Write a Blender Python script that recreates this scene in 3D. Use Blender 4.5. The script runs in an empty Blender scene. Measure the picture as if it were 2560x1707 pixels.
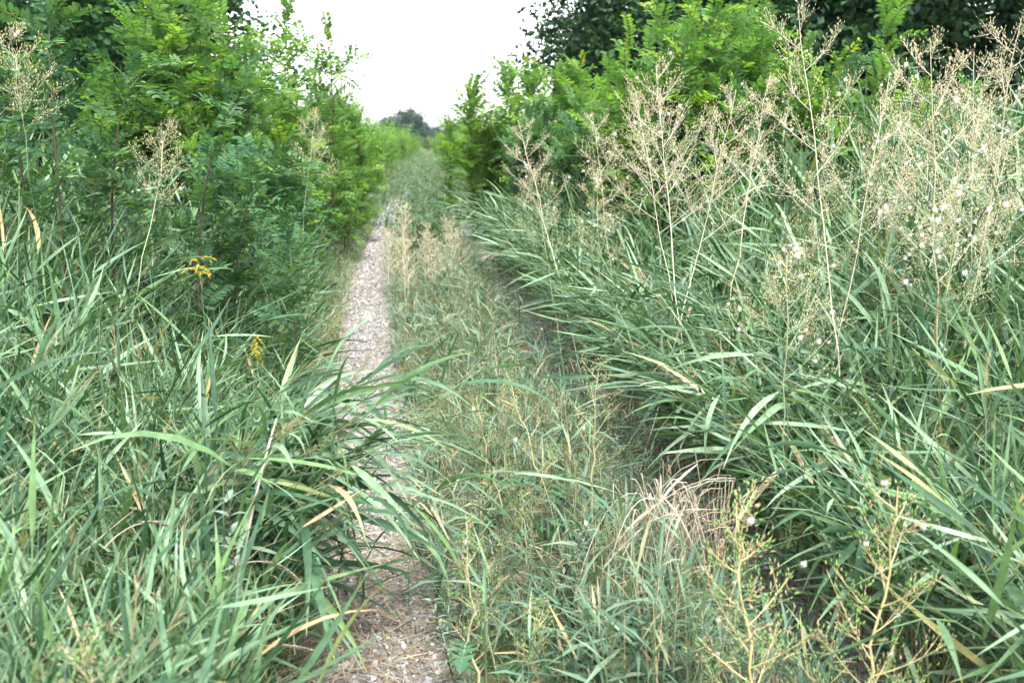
import bpy, math, random
import numpy as np
from mathutils import Matrix, Vector

rng = np.random.default_rng(11)
random.seed(5)
SC = bpy.context.scene
COL = SC.collection
PI = math.pi

# ------------------------------------------------------------------ camera, sky, sun, exposure
CAM_H = 1.65
FPX = 2489.0                      # focal length in pixels of a 2560 wide frame (35 mm lens)
PITCH = math.atan(508.5 / FPX)
cam_d = bpy.data.cameras.new('camera')
cam = bpy.data.objects.new('camera', cam_d)
COL.objects.link(cam)
cam.location = (0, 0, CAM_H)
cam.rotation_euler = (PI / 2 - PITCH, 0, 0)
cam_d.lens = 35.0
cam_d.sensor_width = 36.0
cam_d.clip_start = 0.05
cam_d.clip_end = 2000
cam_d.dof.use_dof = True
cam_d.dof.focus_distance = 4.2
cam_d.dof.aperture_fstop = 4.0
SC.camera = cam

SUN_EL, SUN_AZ = math.radians(66), math.radians(150)      # azimuth measured from +Y towards +X
world = bpy.data.worlds.new('World')
SC.world = world
world.use_nodes = True
wn = world.node_tree
sky = wn.nodes.new('ShaderNodeTexSky')
sky.sky_type = 'NISHITA'
sky.sun_disc = False
sky.sun_elevation = SUN_EL
sky.sun_rotation = SUN_AZ
sky.dust_density = 2.5
sky.air_density = 1.0
hs = wn.nodes.new('ShaderNodeHueSaturation')
hs.inputs['Saturation'].default_value = 0.20
wn.links.new(sky.outputs[0], hs.inputs['Color'])
wn.links.new(hs.outputs[0], wn.nodes['Background'].inputs['Color'])
wn.nodes['Background'].inputs['Strength'].default_value = 0.13

sun_d = bpy.data.lights.new('sun', 'SUN')
sun_d.energy = 1.4
sun_d.angle = math.radians(20)
sun_d.color = (1.0, 0.98, 0.95)
sun = bpy.data.objects.new('sun', sun_d)
COL.objects.link(sun)
sd = Vector((math.sin(SUN_AZ) * math.cos(SUN_EL), math.cos(SUN_AZ) * math.cos(SUN_EL), math.sin(SUN_EL)))
sun.rotation_euler = sd.to_track_quat('Z', 'Y').to_euler()

SC.view_settings.view_transform = 'Standard'
SC.view_settings.look = 'None'
SC.view_settings.gamma = 1.0
SC.view_settings.use_curve_mapping = False
SC.view_settings.exposure = 2.85
SC.render.engine = 'CYCLES'
SC.cycles.use_denoising = True
SC.cycles.max_bounces = 8
SC.cycles.diffuse_bounces = 4
SC.cycles.glossy_bounces = 2
SC.cycles.transmission_bounces = 4
SC.cycles.volume_bounces = 1
SC.cycles.transparent_max_bounces = 4


# ------------------------------------------------------------------ helpers: geometry
CP, SP = math.cos(PITCH), math.sin(PITCH)


def pix(u, v, D):
    """world point at depth Y = D that the photograph shows at source pixel (u, v)"""
    a, b = (u - 1280) / FPX, (853.5 - v) / FPX
    dy, dz = CP + b * SP, -SP + b * CP
    k = D / dy
    return np.array((a * k, D, CAM_H + dz * k))


def project(p):
    p = np.asarray(p, float)
    x, y, z = p[..., 0], p[..., 1], p[..., 2] - CAM_H
    d = y * CP - z * SP
    d = np.where(d < 0.05, 0.05, d)
    return 1280 + FPX * x / d, 853.5 - FPX * (y * SP + z * CP) / d


def in_view(p, m=150):
    u, v = project(p)
    return (u > -m) & (u < 2560 + m) & (v > -m) & (v < 1707 + m)


YS = [0.0, 3.0, 7.4, 11.6, 22.0, 48.0, 75.0, 130.0, 400.0]
XS = [-0.10, -0.46, -1.085, -1.66, -2.63, -4.66, -6.9, -11.5, -34.0]
GAUGE = 1.42


def left_rut(y):
    return np.interp(y, YS, XS)


def lat_right(x, y):              # distance outside the right rut's centre
    return x - (left_rut(y) + GAUGE)


def lat_left(x, y):
    return left_rut(y) - x


def norm(v):
    return v / np.maximum(np.linalg.norm(v, axis=-1, keepdims=True), 1e-9)


class Geo:
    """vertex / quad / triangle arrays with two per-vertex floats: tint (one value for each leaf) and along (0 base .. 1 tip)"""
    def __init__(s):
        s.v, s.q, s.t, s.a, s.b = [], [], [], [], []
        s.n = 0

    def add(s, v, q=None, t=None, tint=0.5, along=0.5):
        v = np.asarray(v, float).reshape(-1, 3)
        n = len(v)
        s.v.append(v)
        s.a.append(np.broadcast_to(np.asarray(tint, float), (n,)))
        s.b.append(np.broadcast_to(np.asarray(along, float), (n,)))
        if q is not None and len(q):
            s.q.append(np.asarray(q, int).reshape(-1, 4) + s.n)
        if t is not None and len(t):
            s.t.append(np.asarray(t, int).reshape(-1, 3) + s.n)
        s.n += n
        return s

    def arrays(s):
        v = np.concatenate(s.v) if s.v else np.zeros((0, 3))
        q = np.concatenate(s.q) if s.q else np.zeros((0, 4), int)
        t = np.concatenate(s.t) if s.t else np.zeros((0, 3), int)
        return v, q, t, np.concatenate(s.a), np.concatenate(s.b)

    def mesh(s, name, mat, smooth=True):
        v, q, t, a, b = s.arrays()
        me = bpy.data.meshes.new(name)
        me.vertices.add(len(v))
        me.vertices.foreach_set('co', v.astype(np.float32).ravel())
        nl = len(q) * 4 + len(t) * 3
        me.loops.add(nl)
        me.loops.foreach_set('vertex_index', np.concatenate([q.ravel(), t.ravel()]).astype(np.int32))
        me.polygons.add(len(q) + len(t))
        st = np.concatenate([np.arange(len(q)) * 4, len(q) * 4 + np.arange(len(t)) * 3]).astype(np.int32)
        me.polygons.foreach_set('loop_start', st)
        me.polygons.foreach_set('use_smooth', np.full(len(st), smooth, bool))
        for nm, arr in (('tint', a), ('along', b)):
            at = me.attributes.new(nm, 'FLOAT', 'POINT')
            at.data.foreach_set('value', arr.astype(np.float32))
        me.update(calc_edges=True)
        me.validate()
        if mat is not None:
            me.materials.append(mat)
        return me


def blades(base, d0, L, W, droop, roll=0, twist=0, segs=6, fold=0.12, peak=0.22, wander=0, power=1.4):
    """N folded blades. base (N,3), d0 (N,3) first direction; all others (N,). returns verts (N, segs+1, 3, 3) and t"""
    base, d0 = np.asarray(base, float), norm(np.asarray(d0, float))
    N = len(base)
    L, W, droop, roll, twist, wander = [np.broadcast_to(np.asarray(x, float), (N,)) for x in (L, W, droop, roll, twist, wander)]
    az = np.arctan2(d0[:, 1], d0[:, 0])
    el = np.arcsin(np.clip(d0[:, 2], -1, 1))
    ts = np.linspace(0, 1, segs + 1)
    p = base.copy()
    out = np.zeros((N, segs + 1, 3, 3))
    for i, t in enumerate(ts):
        e = el - droop * t ** power
        a = az + wander * t
        tan = np.stack([np.cos(e) * np.cos(a), np.cos(e) * np.sin(a), np.sin(e)], -1)
        if i:
            p = p + tan * (L / segs)[:, None]
        s0 = np.stack([-np.sin(a), np.cos(a), np.zeros(N)], -1)
        n0 = np.cross(tan, s0)
        r = (roll + twist * t)[:, None]
        s = s0 * np.cos(r) + n0 * np.sin(r)
        n = np.cross(tan, s)
        prof = min(1.0, (0.25 + 0.75 * t / peak)) * max(0.03, (1 - max(0, (t - peak) / (1 - peak)) ** 1.35))
        w = (W * 0.5 * prof)[:, None]
        out[:, i, 0] = p - s * w
        out[:, i, 1] = p - n * w * fold * 2
        out[:, i, 2] = p + s * w
    return out, ts


def blade_faces(segs):
    q = []
    for i in range(segs):
        a, b = i * 3, (i + 1) * 3
        q += [(a, a + 1, b + 1, b), (a + 1, a + 2, b + 2, b + 1)]
    return np.array(q)


def add_blades(geo, verts, ts, tint):
    N, K = verts.shape[:2]
    f = blade_faces(K - 1)
    q = (f[None] + (np.arange(N) * K * 3)[:, None, None]).reshape(-1, 4)
    al = np.broadcast_to(ts[None, :, None], (N, K, 3)).ravel()
    geo.add(verts.reshape(-1, 3), q, tint=np.repeat(np.broadcast_to(tint, (N,)), K * 3), along=al)


def flat_blades(geo, base, d0, L, W, droop, roll, tint, segs=3, wander=0):
    """cheap blades: two vertices across, no fold"""
    v, ts = blades(base, d0, L, W, droop, roll, 0, segs, 0.0, 0.2, wander)
    v = v[:, :, [0, 2], :]
    N, K = v.shape[:2]
    f = np.array([(i * 2, i * 2 + 1, i * 2 + 3, i * 2 + 2) for i in range(K - 1)])
    q = (f[None] + (np.arange(N) * K * 2)[:, None, None]).reshape(-1, 4)
    geo.add(v.reshape(-1, 3), q, tint=np.repeat(np.broadcast_to(tint, (N,)), K * 2),
            along=np.broadcast_to(ts[None, :, None], (N, K, 2)).ravel())


def tubes(geo, P, R, sides=3, tint=0.5, along=None):
    """N tubes through P (N,K,3) with radii R (N,K)"""
    P = np.asarray(P, float)
    if P.ndim == 2:
        P = P[None]
    N, K = P.shape[:2]
    R = np.broadcast_to(np.asarray(R, float), (N, K))
    T = norm(np.gradient(P, axis=1))
    ref = np.where(np.abs(T[..., 2:3]) > 0.9, np.array([1.0, 0, 0]), np.array([0, 0, 1.0]))
    A = norm(np.cross(T, ref))
    B = np.cross(T, A)
    ang = np.arange(sides) * 2 * PI / sides
    V = P[:, :, None] + R[:, :, None, None] * (A[:, :, None] * np.cos(ang)[:, None] + B[:, :, None] * np.sin(ang)[:, None])
    f = []
    for i in range(K - 1):
        for j in range(sides):
            a, b = i * sides + j, i * sides + (j + 1) % sides
            f.append((a, b, b + sides, a + sides))
    f = np.array(f)
    q = (f[None] + (np.arange(N) * K * sides)[:, None, None]).reshape(-1, 4)
    al = np.linspace(0, 1, K) if along is None else along
    al = np.broadcast_to(np.asarray(al)[..., None], (N, K, sides)) if np.ndim(al) == 2 else np.broadcast_to(np.asarray(al)[None, :, None], (N, K, sides))
    geo.add(V.reshape(-1, 3), q, tint=np.repeat(np.broadcast_to(np.asarray(tint, float), (N,)), K * sides), along=al.ravel())


def scatter(geo, proto, Rm, loc, sc, tint):
    """N copies of proto (a Geo) with rotations (N,3,3), places, scales"""
    v, q, t, a, b = proto.arrays()
    N, V = len(loc), len(v)
    w = np.einsum('nij,vj->nvi', Rm, v) * np.asarray(sc)[:, None, None] + loc[:, None, :]
    off = (np.arange(N) * V)[:, None, None]
    geo.add(w.reshape(-1, 3), (q[None] + off).reshape(-1, 4) if len(q) else None,
            (t[None] + off).reshape(-1, 3) if len(t) else None,
            tint=(np.asarray(tint)[:, None] + (a - 0.5)[None] * 0.25).ravel(), along=np.tile(b, N))


def frame_xz(dirs, roll=0):
    """rotation matrices whose local +X is dirs and whose local +Z points as far up as it can"""
    x = norm(dirs)
    y = norm(np.cross(np.array([0, 0, 1.0]), x) + 1e-6)
    z = np.cross(x, y)
    r = np.broadcast_to(np.asarray(roll, float), (len(x),))[:, None]
    y2 = y * np.cos(r) + z * np.sin(r)
    z2 = np.cross(x, y2)
    return np.stack([x, y2, z2], -1)


def rand_rot(n):
    q = norm(rng.normal(size=(n, 4)))
    w, x, y, z = q.T
    return np.stack([np.stack([1 - 2 * (y * y + z * z), 2 * (x * y - z * w), 2 * (x * z + y * w)], -1),
                     np.stack([2 * (x * y + z * w), 1 - 2 * (x * x + z * z), 2 * (y * z - x * w)], -1),
                     np.stack([2 * (x * z - y * w), 2 * (y * z + x * w), 1 - 2 * (x * x + y * y)], -1)], 1)


def U(a, b, n=None):
    return rng.uniform(a, b, n)


def bump2(x, y, f=1.0, ph=0.0):
    """smooth pseudo-noise in -1..1"""
    return (np.sin(x * 1.7 * f + ph + 1.3 * np.sin(y * 1.1 * f + ph)) + np.sin(y * 2.1 * f - ph * 2 + 1.7 * np.sin(x * 0.9 * f)) + np.sin((x + y) * 3.3 * f + ph)) / 3


# ------------------------------------------------------------------ helpers: scene objects
def link(name, data, parent=None, loc=(0, 0, 0)):
    o = bpy.data.objects.new(name, data)
    COL.objects.link(o)
    o.location = loc
    if parent is not None:
        o.parent = parent
    return o


def tag(o, label=None, cat=None, group=None, kind=None):
    if label:
        o['label'] = label
    if cat:
        o['category'] = cat
    if group:
        o['group'] = group
    if kind:
        o['kind'] = kind
    return o


def thing(name, loc, label, cat, group=None):
    return tag(link(name, None, None, loc), label, cat, group)


def copy_tree(o, loc, rz=0.0, sc=1.0, label=None, group=None):
    c = o.copy()
    COL.objects.link(c)
    c.location, c.rotation_euler, c.scale = loc, (0, 0, rz), (sc, sc, sc)
    if label:
        c['label'] = label
    if group:
        c['group'] = group
    for ch in o.children:
        d = ch.copy()
        COL.objects.link(d)
        d.parent = c
        for g in ch.children:
            e = g.copy()
            COL.objects.link(e)
            e.parent = d
    return c


# ------------------------------------------------------------------ materials
def new_mat(name):
    m = bpy.data.materials.new(name)
    m.use_nodes = True
    nt = m.node_tree
    nt.nodes.clear()
    out = nt.nodes.new('ShaderNodeOutputMaterial')
    return m, nt, out


def ramp(nt, stops, interp='LINEAR'):
    r = nt.nodes.new('ShaderNodeValToRGB')
    r.color_ramp.interpolation = interp
    e = r.color_ramp.elements
    while len(e) < len(stops):
        e.new(0.5)
    for i, (p, c) in enumerate(stops):
        e[i].position = p
        e[i].color = (c[0], c[1], c[2], 1)
    return r


def leaf_material(name, stops, tip=None, tip_from=0.86, trans=0.28, rough=0.42, spec=0.5, trans_gain=(1.5, 1.7, 0.6), gain=0.66, grain=0.25):
    m, nt, out = new_mat(name)
    N, Lk = nt.nodes, nt.links
    at = N.new('ShaderNodeAttribute'); at.attribute_name = 'tint'
    al = N.new('ShaderNodeAttribute'); al.attribute_name = 'along'
    oi = N.new('ShaderNodeObjectInfo')
    ad = N.new('ShaderNodeMath'); ad.operation = 'ADD'
    Lk.new(at.outputs['Fac'], ad.inputs[0]); Lk.new(oi.outputs['Random'], ad.inputs[1])
    fr = N.new('ShaderNodeMath'); fr.operation = 'FRACT'
    Lk.new(ad.outputs[0], fr.inputs[0])
    rp = ramp(nt, [(p_, [c_ * gain for c_ in col_]) for p_, col_ in stops])
    Lk.new(fr.outputs[0], rp.inputs[0])
    col = rp.outputs[0]
    if tip is not None:
        mr = N.new('ShaderNodeMapRange')
        mr.inputs['From Min'].default_value = tip_from
        mr.inputs['From Max'].default_value = 1.0
        Lk.new(al.outputs['Fac'], mr.inputs['Value'])
        mx = N.new('ShaderNodeMix'); mx.data_type = 'RGBA'
        Lk.new(mr.outputs[0], mx.inputs['Factor'])
        Lk.new(col, mx.inputs['A'])
        mx.inputs['B'].default_value = (*[c_ * gain for c_ in tip], 1)
        col = mx.outputs['Result']
    if grain:
        tc = N.new('ShaderNodeTexCoord')
        nz = N.new('ShaderNodeTexNoise')
        nz.inputs['Scale'].default_value = 26
        nz.inputs['Detail'].default_value = 3
        Lk.new(tc.outputs['Object'], nz.inputs['Vector'])
        mr2 = N.new('ShaderNodeMapRange')
        mr2.inputs['From Min'].default_value = 0.3
        mr2.inputs['From Max'].default_value = 0.7
        mr2.inputs['To Min'].default_value = 1 - grain
        mr2.inputs['To Max'].default_value = 1 + grain
        Lk.new(nz.outputs['Fac'], mr2.inputs['Value'])
        mu = N.new('ShaderNodeMix'); mu.data_type = 'RGBA'; mu.blend_type = 'MULTIPLY'
        mu.inputs['Factor'].default_value = 1
        Lk.new(col, mu.inputs['A']); Lk.new(mr2.outputs[0], mu.inputs['B'])
        col = mu.outputs['Result']
    pb = N.new('ShaderNodeBsdfPrincipled')
    pb.inputs['Roughness'].default_value = rough
    pb.inputs['Specular IOR Level'].default_value = spec if name == 'reed_leaf' else spec * 0.3
    Lk.new(col, pb.inputs['Base Color'])
    tr = N.new('ShaderNodeBsdfTranslucent')
    tg = N.new('ShaderNodeMix'); tg.data_type = 'RGBA'; tg.blend_type = 'MULTIPLY'
    tg.inputs['Factor'].default_value = 1
    Lk.new(col, tg.inputs['A'])
    tg.inputs['B'].default_value = (*trans_gain, 1)
    Lk.new(tg.outputs['Result'], tr.inputs['Color'])
    ms = N.new('ShaderNodeMixShader')
    ms.inputs[0].default_value = trans
    Lk.new(pb.outputs[0], ms.inputs[1]); Lk.new(tr.outputs[0], ms.inputs[2])
    Lk.new(ms.outputs[0], out.inputs['Surface'])
    return m


def stem_material(name, c0, c1, split=0.5, soft=0.3, rough=0.6, vary=0.2):
    """stem colour from base (c0) to tip (c1)"""
    m, nt, out = new_mat(name)
    N, Lk = nt.nodes, nt.links
    al = N.new('ShaderNodeAttribute'); al.attribute_name = 'along'
    rp = ramp(nt, [(max(0, split - soft), [c_ * 0.75 for c_ in c0]), (min(1, split + soft), [c_ * 0.75 for c_ in c1])])
    Lk.new(al.outputs['Fac'], rp.inputs[0])
    tc = N.new('ShaderNodeTexCoord')
    nz = N.new('ShaderNodeTexNoise'); nz.inputs['Scale'].default_value = 30
    Lk.new(tc.outputs['Object'], nz.inputs['Vector'])
    mr = N.new('ShaderNodeMapRange')
    mr.inputs['From Min'].default_value = 0.3; mr.inputs['From Max'].default_value = 0.7
    mr.inputs['To Min'].default_value = 1 - vary; mr.inputs['To Max'].default_value = 1 + vary
    Lk.new(nz.outputs['Fac'], mr.inputs['Value'])
    mu = N.new('ShaderNodeMix'); mu.data_type = 'RGBA'; mu.blend_type = 'MULTIPLY'; mu.inputs['Factor'].default_value = 1
    Lk.new(rp.outputs[0], mu.inputs['A']); Lk.new(mr.outputs[0], mu.inputs['B'])
    pb = N.new('ShaderNodeBsdfPrincipled')
    pb.inputs['Roughness'].default_value = rough
    Lk.new(mu.outputs['Result'], pb.inputs['Base Color'])
    Lk.new(pb.outputs[0], out.inputs['Surface'])
    return m


M = {}
M['reed'] = leaf_material('reed_leaf', [(0.0, (0.026, 0.070, 0.036)), (0.30, (0.052, 0.122, 0.060)), (0.50, (0.094, 0.180, 0.098)), (0.62, (0.135, 0.245, 0.085)), (0.70, (0.135, 0.235, 0.130)), (0.88, (0.205, 0.325, 0.190)), (0.97, (0.26, 0.37, 0.24)), (0.985, (0.20, 0.25, 0.08)), (0.990, (0.42, 0.29, 0.14)), (1.0, (0.46, 0.36, 0.22))],  # palest stops put blade sheen into the colour, besides the pale undersides
                          tip=(0.32, 0.30, 0.12), tip_from=0.88, trans=0.17, rough=0.45, spec=0.24)
M['reed_stem'] = stem_material('reed_stem', (0.30, 0.24, 0.13), (0.10, 0.17, 0.075), 0.25, 0.25, 0.45)
M['plume'] = leaf_material('reed_plume', [(0, (0.22, 0.20, 0.11)), (0.5, (0.30, 0.25, 0.14)), (1, (0.36, 0.28, 0.18))], trans=0.3, rough=0.7, spec=0.2)
M['grass'] = leaf_material('grass_blade', [(0, (0.055, 0.115, 0.05)), (0.5, (0.09, 0.17, 0.07)), (0.78, (0.20, 0.28, 0.14)), (0.86, (0.44, 0.38, 0.24)), (1, (0.56, 0.48, 0.34))], tip=(0.4, 0.33, 0.17), tip_from=0.7, trans=0.28, rough=0.45, spec=0.5, grain=0)
M['locust'] = leaf_material('locust_leaf', [(0, (0.042, 0.110, 0.054)), (0.5, (0.068, 0.155, 0.068)), (0.93, (0.105, 0.205, 0.078)), (1, (0.16, 0.21, 0.05))], trans=0.26, rough=0.6, spec=0.22)
M['locust_bright'] = leaf_material('locust_leaf_bright', [(0, (0.070, 0.160, 0.052)), (0.5, (0.115, 0.228, 0.066)), (0.85, (0.175, 0.310, 0.075)), (0.985, (0.26, 0.40, 0.075)), (1, (0.42, 0.36, 0.03))], trans=0.44, rough=0.6, spec=0.25)  # brighter, yellower green of the locust leaf
M['locust_dark'] = leaf_material('locust_leaf_shaded', [(0, (0.022, 0.060, 0.030)), (0.5, (0.032, 0.082, 0.038)), (0.96, (0.045, 0.105, 0.045)), (1, (0.30, 0.26, 0.03))], trans=0.2, rough=0.65, spec=0.1)  # leaf green darkened to stand for the shaded interior of the left background
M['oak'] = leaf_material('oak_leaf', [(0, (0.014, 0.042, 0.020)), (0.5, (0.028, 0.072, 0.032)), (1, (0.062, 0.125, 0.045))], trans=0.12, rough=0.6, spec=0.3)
M['far_leaf'] = leaf_material('distant_leaf', [(0, (0.025, 0.055, 0.035)), (1, (0.045, 0.085, 0.045))], trans=0.15, rough=0.6, spec=0.3)
M['far_bush'] = leaf_material('distant_bush_leaf', [(0, (0.08, 0.15, 0.06)), (1, (0.14, 0.22, 0.08))], trans=0.2, rough=0.6, spec=0.3)
M['bark'] = stem_material('bark', (0.055, 0.038, 0.028), (0.06, 0.045, 0.03), 0.5, 0.3, 0.85, 0.4)
M['twig'] = stem_material('locust_twig', (0.06, 0.035, 0.025), (0.12, 0.15, 0.06), 0.7, 0.25, 0.6)
M['lettuce_stem'] = stem_material('lettuce_stem', (0.54, 0.52, 0.41), (0.60, 0.53, 0.36), 0.45, 0.3, 0.55)
M['lettuce_stem_green'] = stem_material('lettuce_stem_green', (0.40, 0.36, 0.21), (0.36, 0.34, 0.17), 0.5, 0.3, 0.55)
M['lettuce_stem_low'] = stem_material('lettuce_stem_low', (0.20, 0.28, 0.14), (0.52, 0.46, 0.26), 0.72, 0.2, 0.55)
M['lettuce_stem_gold'] = stem_material('lettuce_stem_gold', (0.56, 0.47, 0.24), (0.50, 0.42, 0.20), 0.5, 0.3, 0.5)
M['bud_dry'] = leaf_material('dry_bud', [(0, (0.52, 0.42, 0.26)), (0.4, (0.64, 0.55, 0.37)), (0.6, (0.42, 0.44, 0.22)), (0.75, (0.34, 0.40, 0.18)), (1, (0.70, 0.60, 0.44))], trans=0.15, rough=0.7, spec=0.2, grain=0)
M['bud_green'] = leaf_material('green_bud', [(0, (0.17, 0.31, 0.09)), (0.7, (0.25, 0.40, 0.12)), (0.8, (0.42, 0.28, 0.20)), (1, (0.50, 0.34, 0.27))], trans=0.15, rough=0.6, spec=0.3, grain=0)
M['fluff'] = leaf_material('seed_fluff', [(0, (0.78, 0.77, 0.75)), (1, (0.86, 0.85, 0.84))], trans=0.4, rough=0.8, spec=0.1, trans_gain=(1, 1, 1), grain=0, gain=1.0)
M['lettuce_leaf'] = leaf_material('lettuce_leaf', [(0, (0.045, 0.115, 0.065)), (0.7, (0.070, 0.150, 0.075)), (0.97, (0.10, 0.19, 0.07)), (1, (0.22, 0.24, 0.08))], trans=0.22, rough=0.45, spec=0.5)
M['rib'] = stem_material('leaf_rib', (0.42, 0.48, 0.32), (0.34, 0.42, 0.24))
M['weed'] = leaf_material('grey_green_weed', [(0, (0.058, 0.115, 0.072)), (0.45, (0.100, 0.175, 0.112)), (0.7, (0.150, 0.235, 0.145)), (0.90, (0.21, 0.28, 0.19)), (0.94, (0.30, 0.26, 0.14)), (1, (0.46, 0.36, 0.2))], trans=0.2, rough=0.5, spec=0.5, grain=0)
M['weed_green'] = leaf_material('green_weed', [(0, (0.045, 0.110, 0.055)), (0.5, (0.065, 0.145, 0.07)), (1, (0.10, 0.18, 0.08))], trans=0.2, rough=0.5, spec=0.5, grain=0)
M['silver'] = leaf_material('silvery_leaf', [(0, (0.17, 0.25, 0.19)), (1, (0.26, 0.34, 0.27))], trans=0.2, rough=0.6, spec=0.3, grain=0)
M['straw'] = leaf_material('straw', [(0, (0.20, 0.14, 0.09)), (0.4, (0.30, 0.22, 0.145)), (0.8, (0.42, 0.33, 0.23)), (1, (0.50, 0.42, 0.32))], trans=0.1, rough=0.6, spec=0.3, grain=0)
M['dry_reed'] = leaf_material('dry_reed', [(0, (0.34, 0.28, 0.20)), (0.5, (0.45, 0.385, 0.29)), (1, (0.58, 0.52, 0.42))], trans=0.12, rough=0.55, spec=0.3)
M['weed_stalk'] = leaf_material('weed_stalk', [(0, (0.12, 0.19, 0.10)), (0.55, (0.20, 0.24, 0.12)), (0.7, (0.42, 0.36, 0.2)), (1, (0.55, 0.46, 0.3))], trans=0.0, grain=0)
M['gold'] = leaf_material('goldenrod_flower', [(0, (0.62, 0.44, 0.03)), (1, (0.80, 0.66, 0.10))], trans=0.25, rough=0.7, spec=0.1, grain=0, trans_gain=(1, 1, 1))
M['purple_stem'] = stem_material('purple_stem', (0.07, 0.02, 0.04), (0.10, 0.05, 0.05), 0.6, 0.3, 0.5)


def ground_material():
    m, nt, out = new_mat('soil')
    N, Lk = nt.nodes, nt.links
    tc = N.new('ShaderNodeTexCoord')
    n1 = N.new('ShaderNodeTexNoise'); n1.inputs['Scale'].default_value = 9; n1.inputs['Detail'].default_value = 8
    n2 = N.new('ShaderNodeTexNoise'); n2.inputs['Scale'].default_value = 0.6; n2.inputs['Detail'].default_value = 4
    for n in (n1, n2):
        Lk.new(tc.outputs['Object'], n.inputs['Vector'])
    r1 = ramp(nt, [(0.30, (0.025, 0.019, 0.013)), (0.5, (0.055, 0.042, 0.028)), (0.7, (0.11, 0.085, 0.055))])
    Lk.new(n1.outputs['Fac'], r1.inputs[0])
    r2 = ramp(nt, [(0.42, (0.045, 0.065, 0.025)), (0.6, (0.10, 0.12, 0.045))])
    Lk.new(n1.outputs['Fac'], r2.inputs[0])
    mr = N.new('ShaderNodeMapRange'); mr.inputs['From Min'].default_value = 0.42; mr.inputs['From Max'].default_value = 0.58
    Lk.new(n2.outputs['Fac'], mr.inputs['Value'])
    mx = N.new('ShaderNodeMix'); mx.data_type = 'RGBA'
    Lk.new(mr.outputs[0], mx.inputs['Factor']); Lk.new(r1.outputs[0], mx.inputs['A']); Lk.new(r2.outputs[0], mx.inputs['B'])
    pb = N.new('ShaderNodeBsdfPrincipled'); pb.inputs['Roughness'].default_value = 0.95
    Lk.new(mx.outputs['Result'], pb.inputs['Base Color'])
    bp = N.new('ShaderNodeBump'); bp.inputs['Strength'].default_value = 0.6; bp.inputs['Distance'].default_value = 0.03
    Lk.new(n1.outputs['Fac'], bp.inputs['Height']); Lk.new(bp.outputs[0], pb.inputs['Normal'])
    Lk.new(pb.outputs[0], out.inputs['Surface'])
    return m


def gravel_bed_material():
    m, nt, out = new_mat('gravel_bed')
    N, Lk = nt.nodes, nt.links
    tc = N.new('ShaderNodeTexCoord')
    vo = N.new('ShaderNodeTexVoronoi'); vo.inputs['Scale'].default_value = 75
    Lk.new(tc.outputs['Object'], vo.inputs['Vector'])
    rp = ramp(nt, [(0, (0.05, 0.047, 0.044)), (0.4, (0.11, 0.105, 0.10)), (0.8, (0.18, 0.17, 0.162)), (1, (0.28, 0.27, 0.26))])
    Lk.new(vo.outputs['Color'], rp.inputs[0])
    n1 = N.new('ShaderNodeTexNoise'); n1.inputs['Scale'].default_value = 3.2; n1.inputs['Detail'].default_value = 5
    Lk.new(tc.outputs['Object'], n1.inputs['Vector'])
    mr = N.new('ShaderNodeMapRange'); mr.inputs['From Min'].default_value = 0.5; mr.inputs['From Max'].default_value = 0.68; mr.inputs['To Max'].default_value = 0.7
    Lk.new(n1.outputs['Fac'], mr.inputs['Value'])
    mx = N.new('ShaderNodeMix'); mx.data_type = 'RGBA'
    Lk.new(mr.outputs[0], mx.inputs['Factor']); Lk.new(rp.outputs[0], mx.inputs['A'])
    mx.inputs['B'].default_value = (0.16, 0.12, 0.08, 1)
    pb = N.new('ShaderNodeBsdfPrincipled'); pb.inputs['Roughness'].default_value = 0.9
    Lk.new(mx.outputs['Result'], pb.inputs['Base Color'])
    bp = N.new('ShaderNodeBump'); bp.inputs['Strength'].default_value = 0.9; bp.inputs['Distance'].default_value = 0.012; bp.invert = True
    Lk.new(vo.outputs['Distance'], bp.inputs['Height']); Lk.new(bp.outputs[0], pb.inputs['Normal'])
    Lk.new(pb.outputs[0], out.inputs['Surface'])
    return m


def stone_material():
    m, nt, out = new_mat('gravel_stone')
    N, Lk = nt.nodes, nt.links
    at = N.new('ShaderNodeAttribute'); at.attribute_name = 'tint'
    rp = ramp(nt, [(0, (0.050, 0.049, 0.047)), (0.3, (0.128, 0.125, 0.121)), (0.65, (0.22, 0.214, 0.206)), (0.85, (0.29, 0.28, 0.268)), (1, (0.40, 0.39, 0.375))])
    Lk.new(at.outputs['Fac'], rp.inputs[0])
    pb = N.new('ShaderNodeBsdfPrincipled'); pb.inputs['Roughness'].default_value = 0.85
    Lk.new(rp.outputs[0], pb.inputs['Base Color'])
    Lk.new(pb.outputs[0], out.inputs['Surface'])
    return m


M['soil'] = ground_material()
M['gravel_bed'] = gravel_bed_material()
M['stone'] = stone_material()

# ------------------------------------------------------------------ the setting: ground, two wheel tracks
def ground_z(x, y):
    """small unevenness; banks rise a little beside the track"""
    x, y = np.asarray(x, float), np.asarray(y, float)
    lr, ll = lat_right(x, y), lat_left(x, y)
    bank = np.clip(np.maximum(lr, ll) - 0.45, 0, 2.0) * 0.06
    med = np.clip(1 - np.abs((x - left_rut(y) - GAUGE / 2) / 0.5), 0, 1) * 0.05
    rough = 0.012 * bump2(x, y, 2.3)
    return (bank + med) + rough * np.clip(1 - y / 20, 0, 1)


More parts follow.
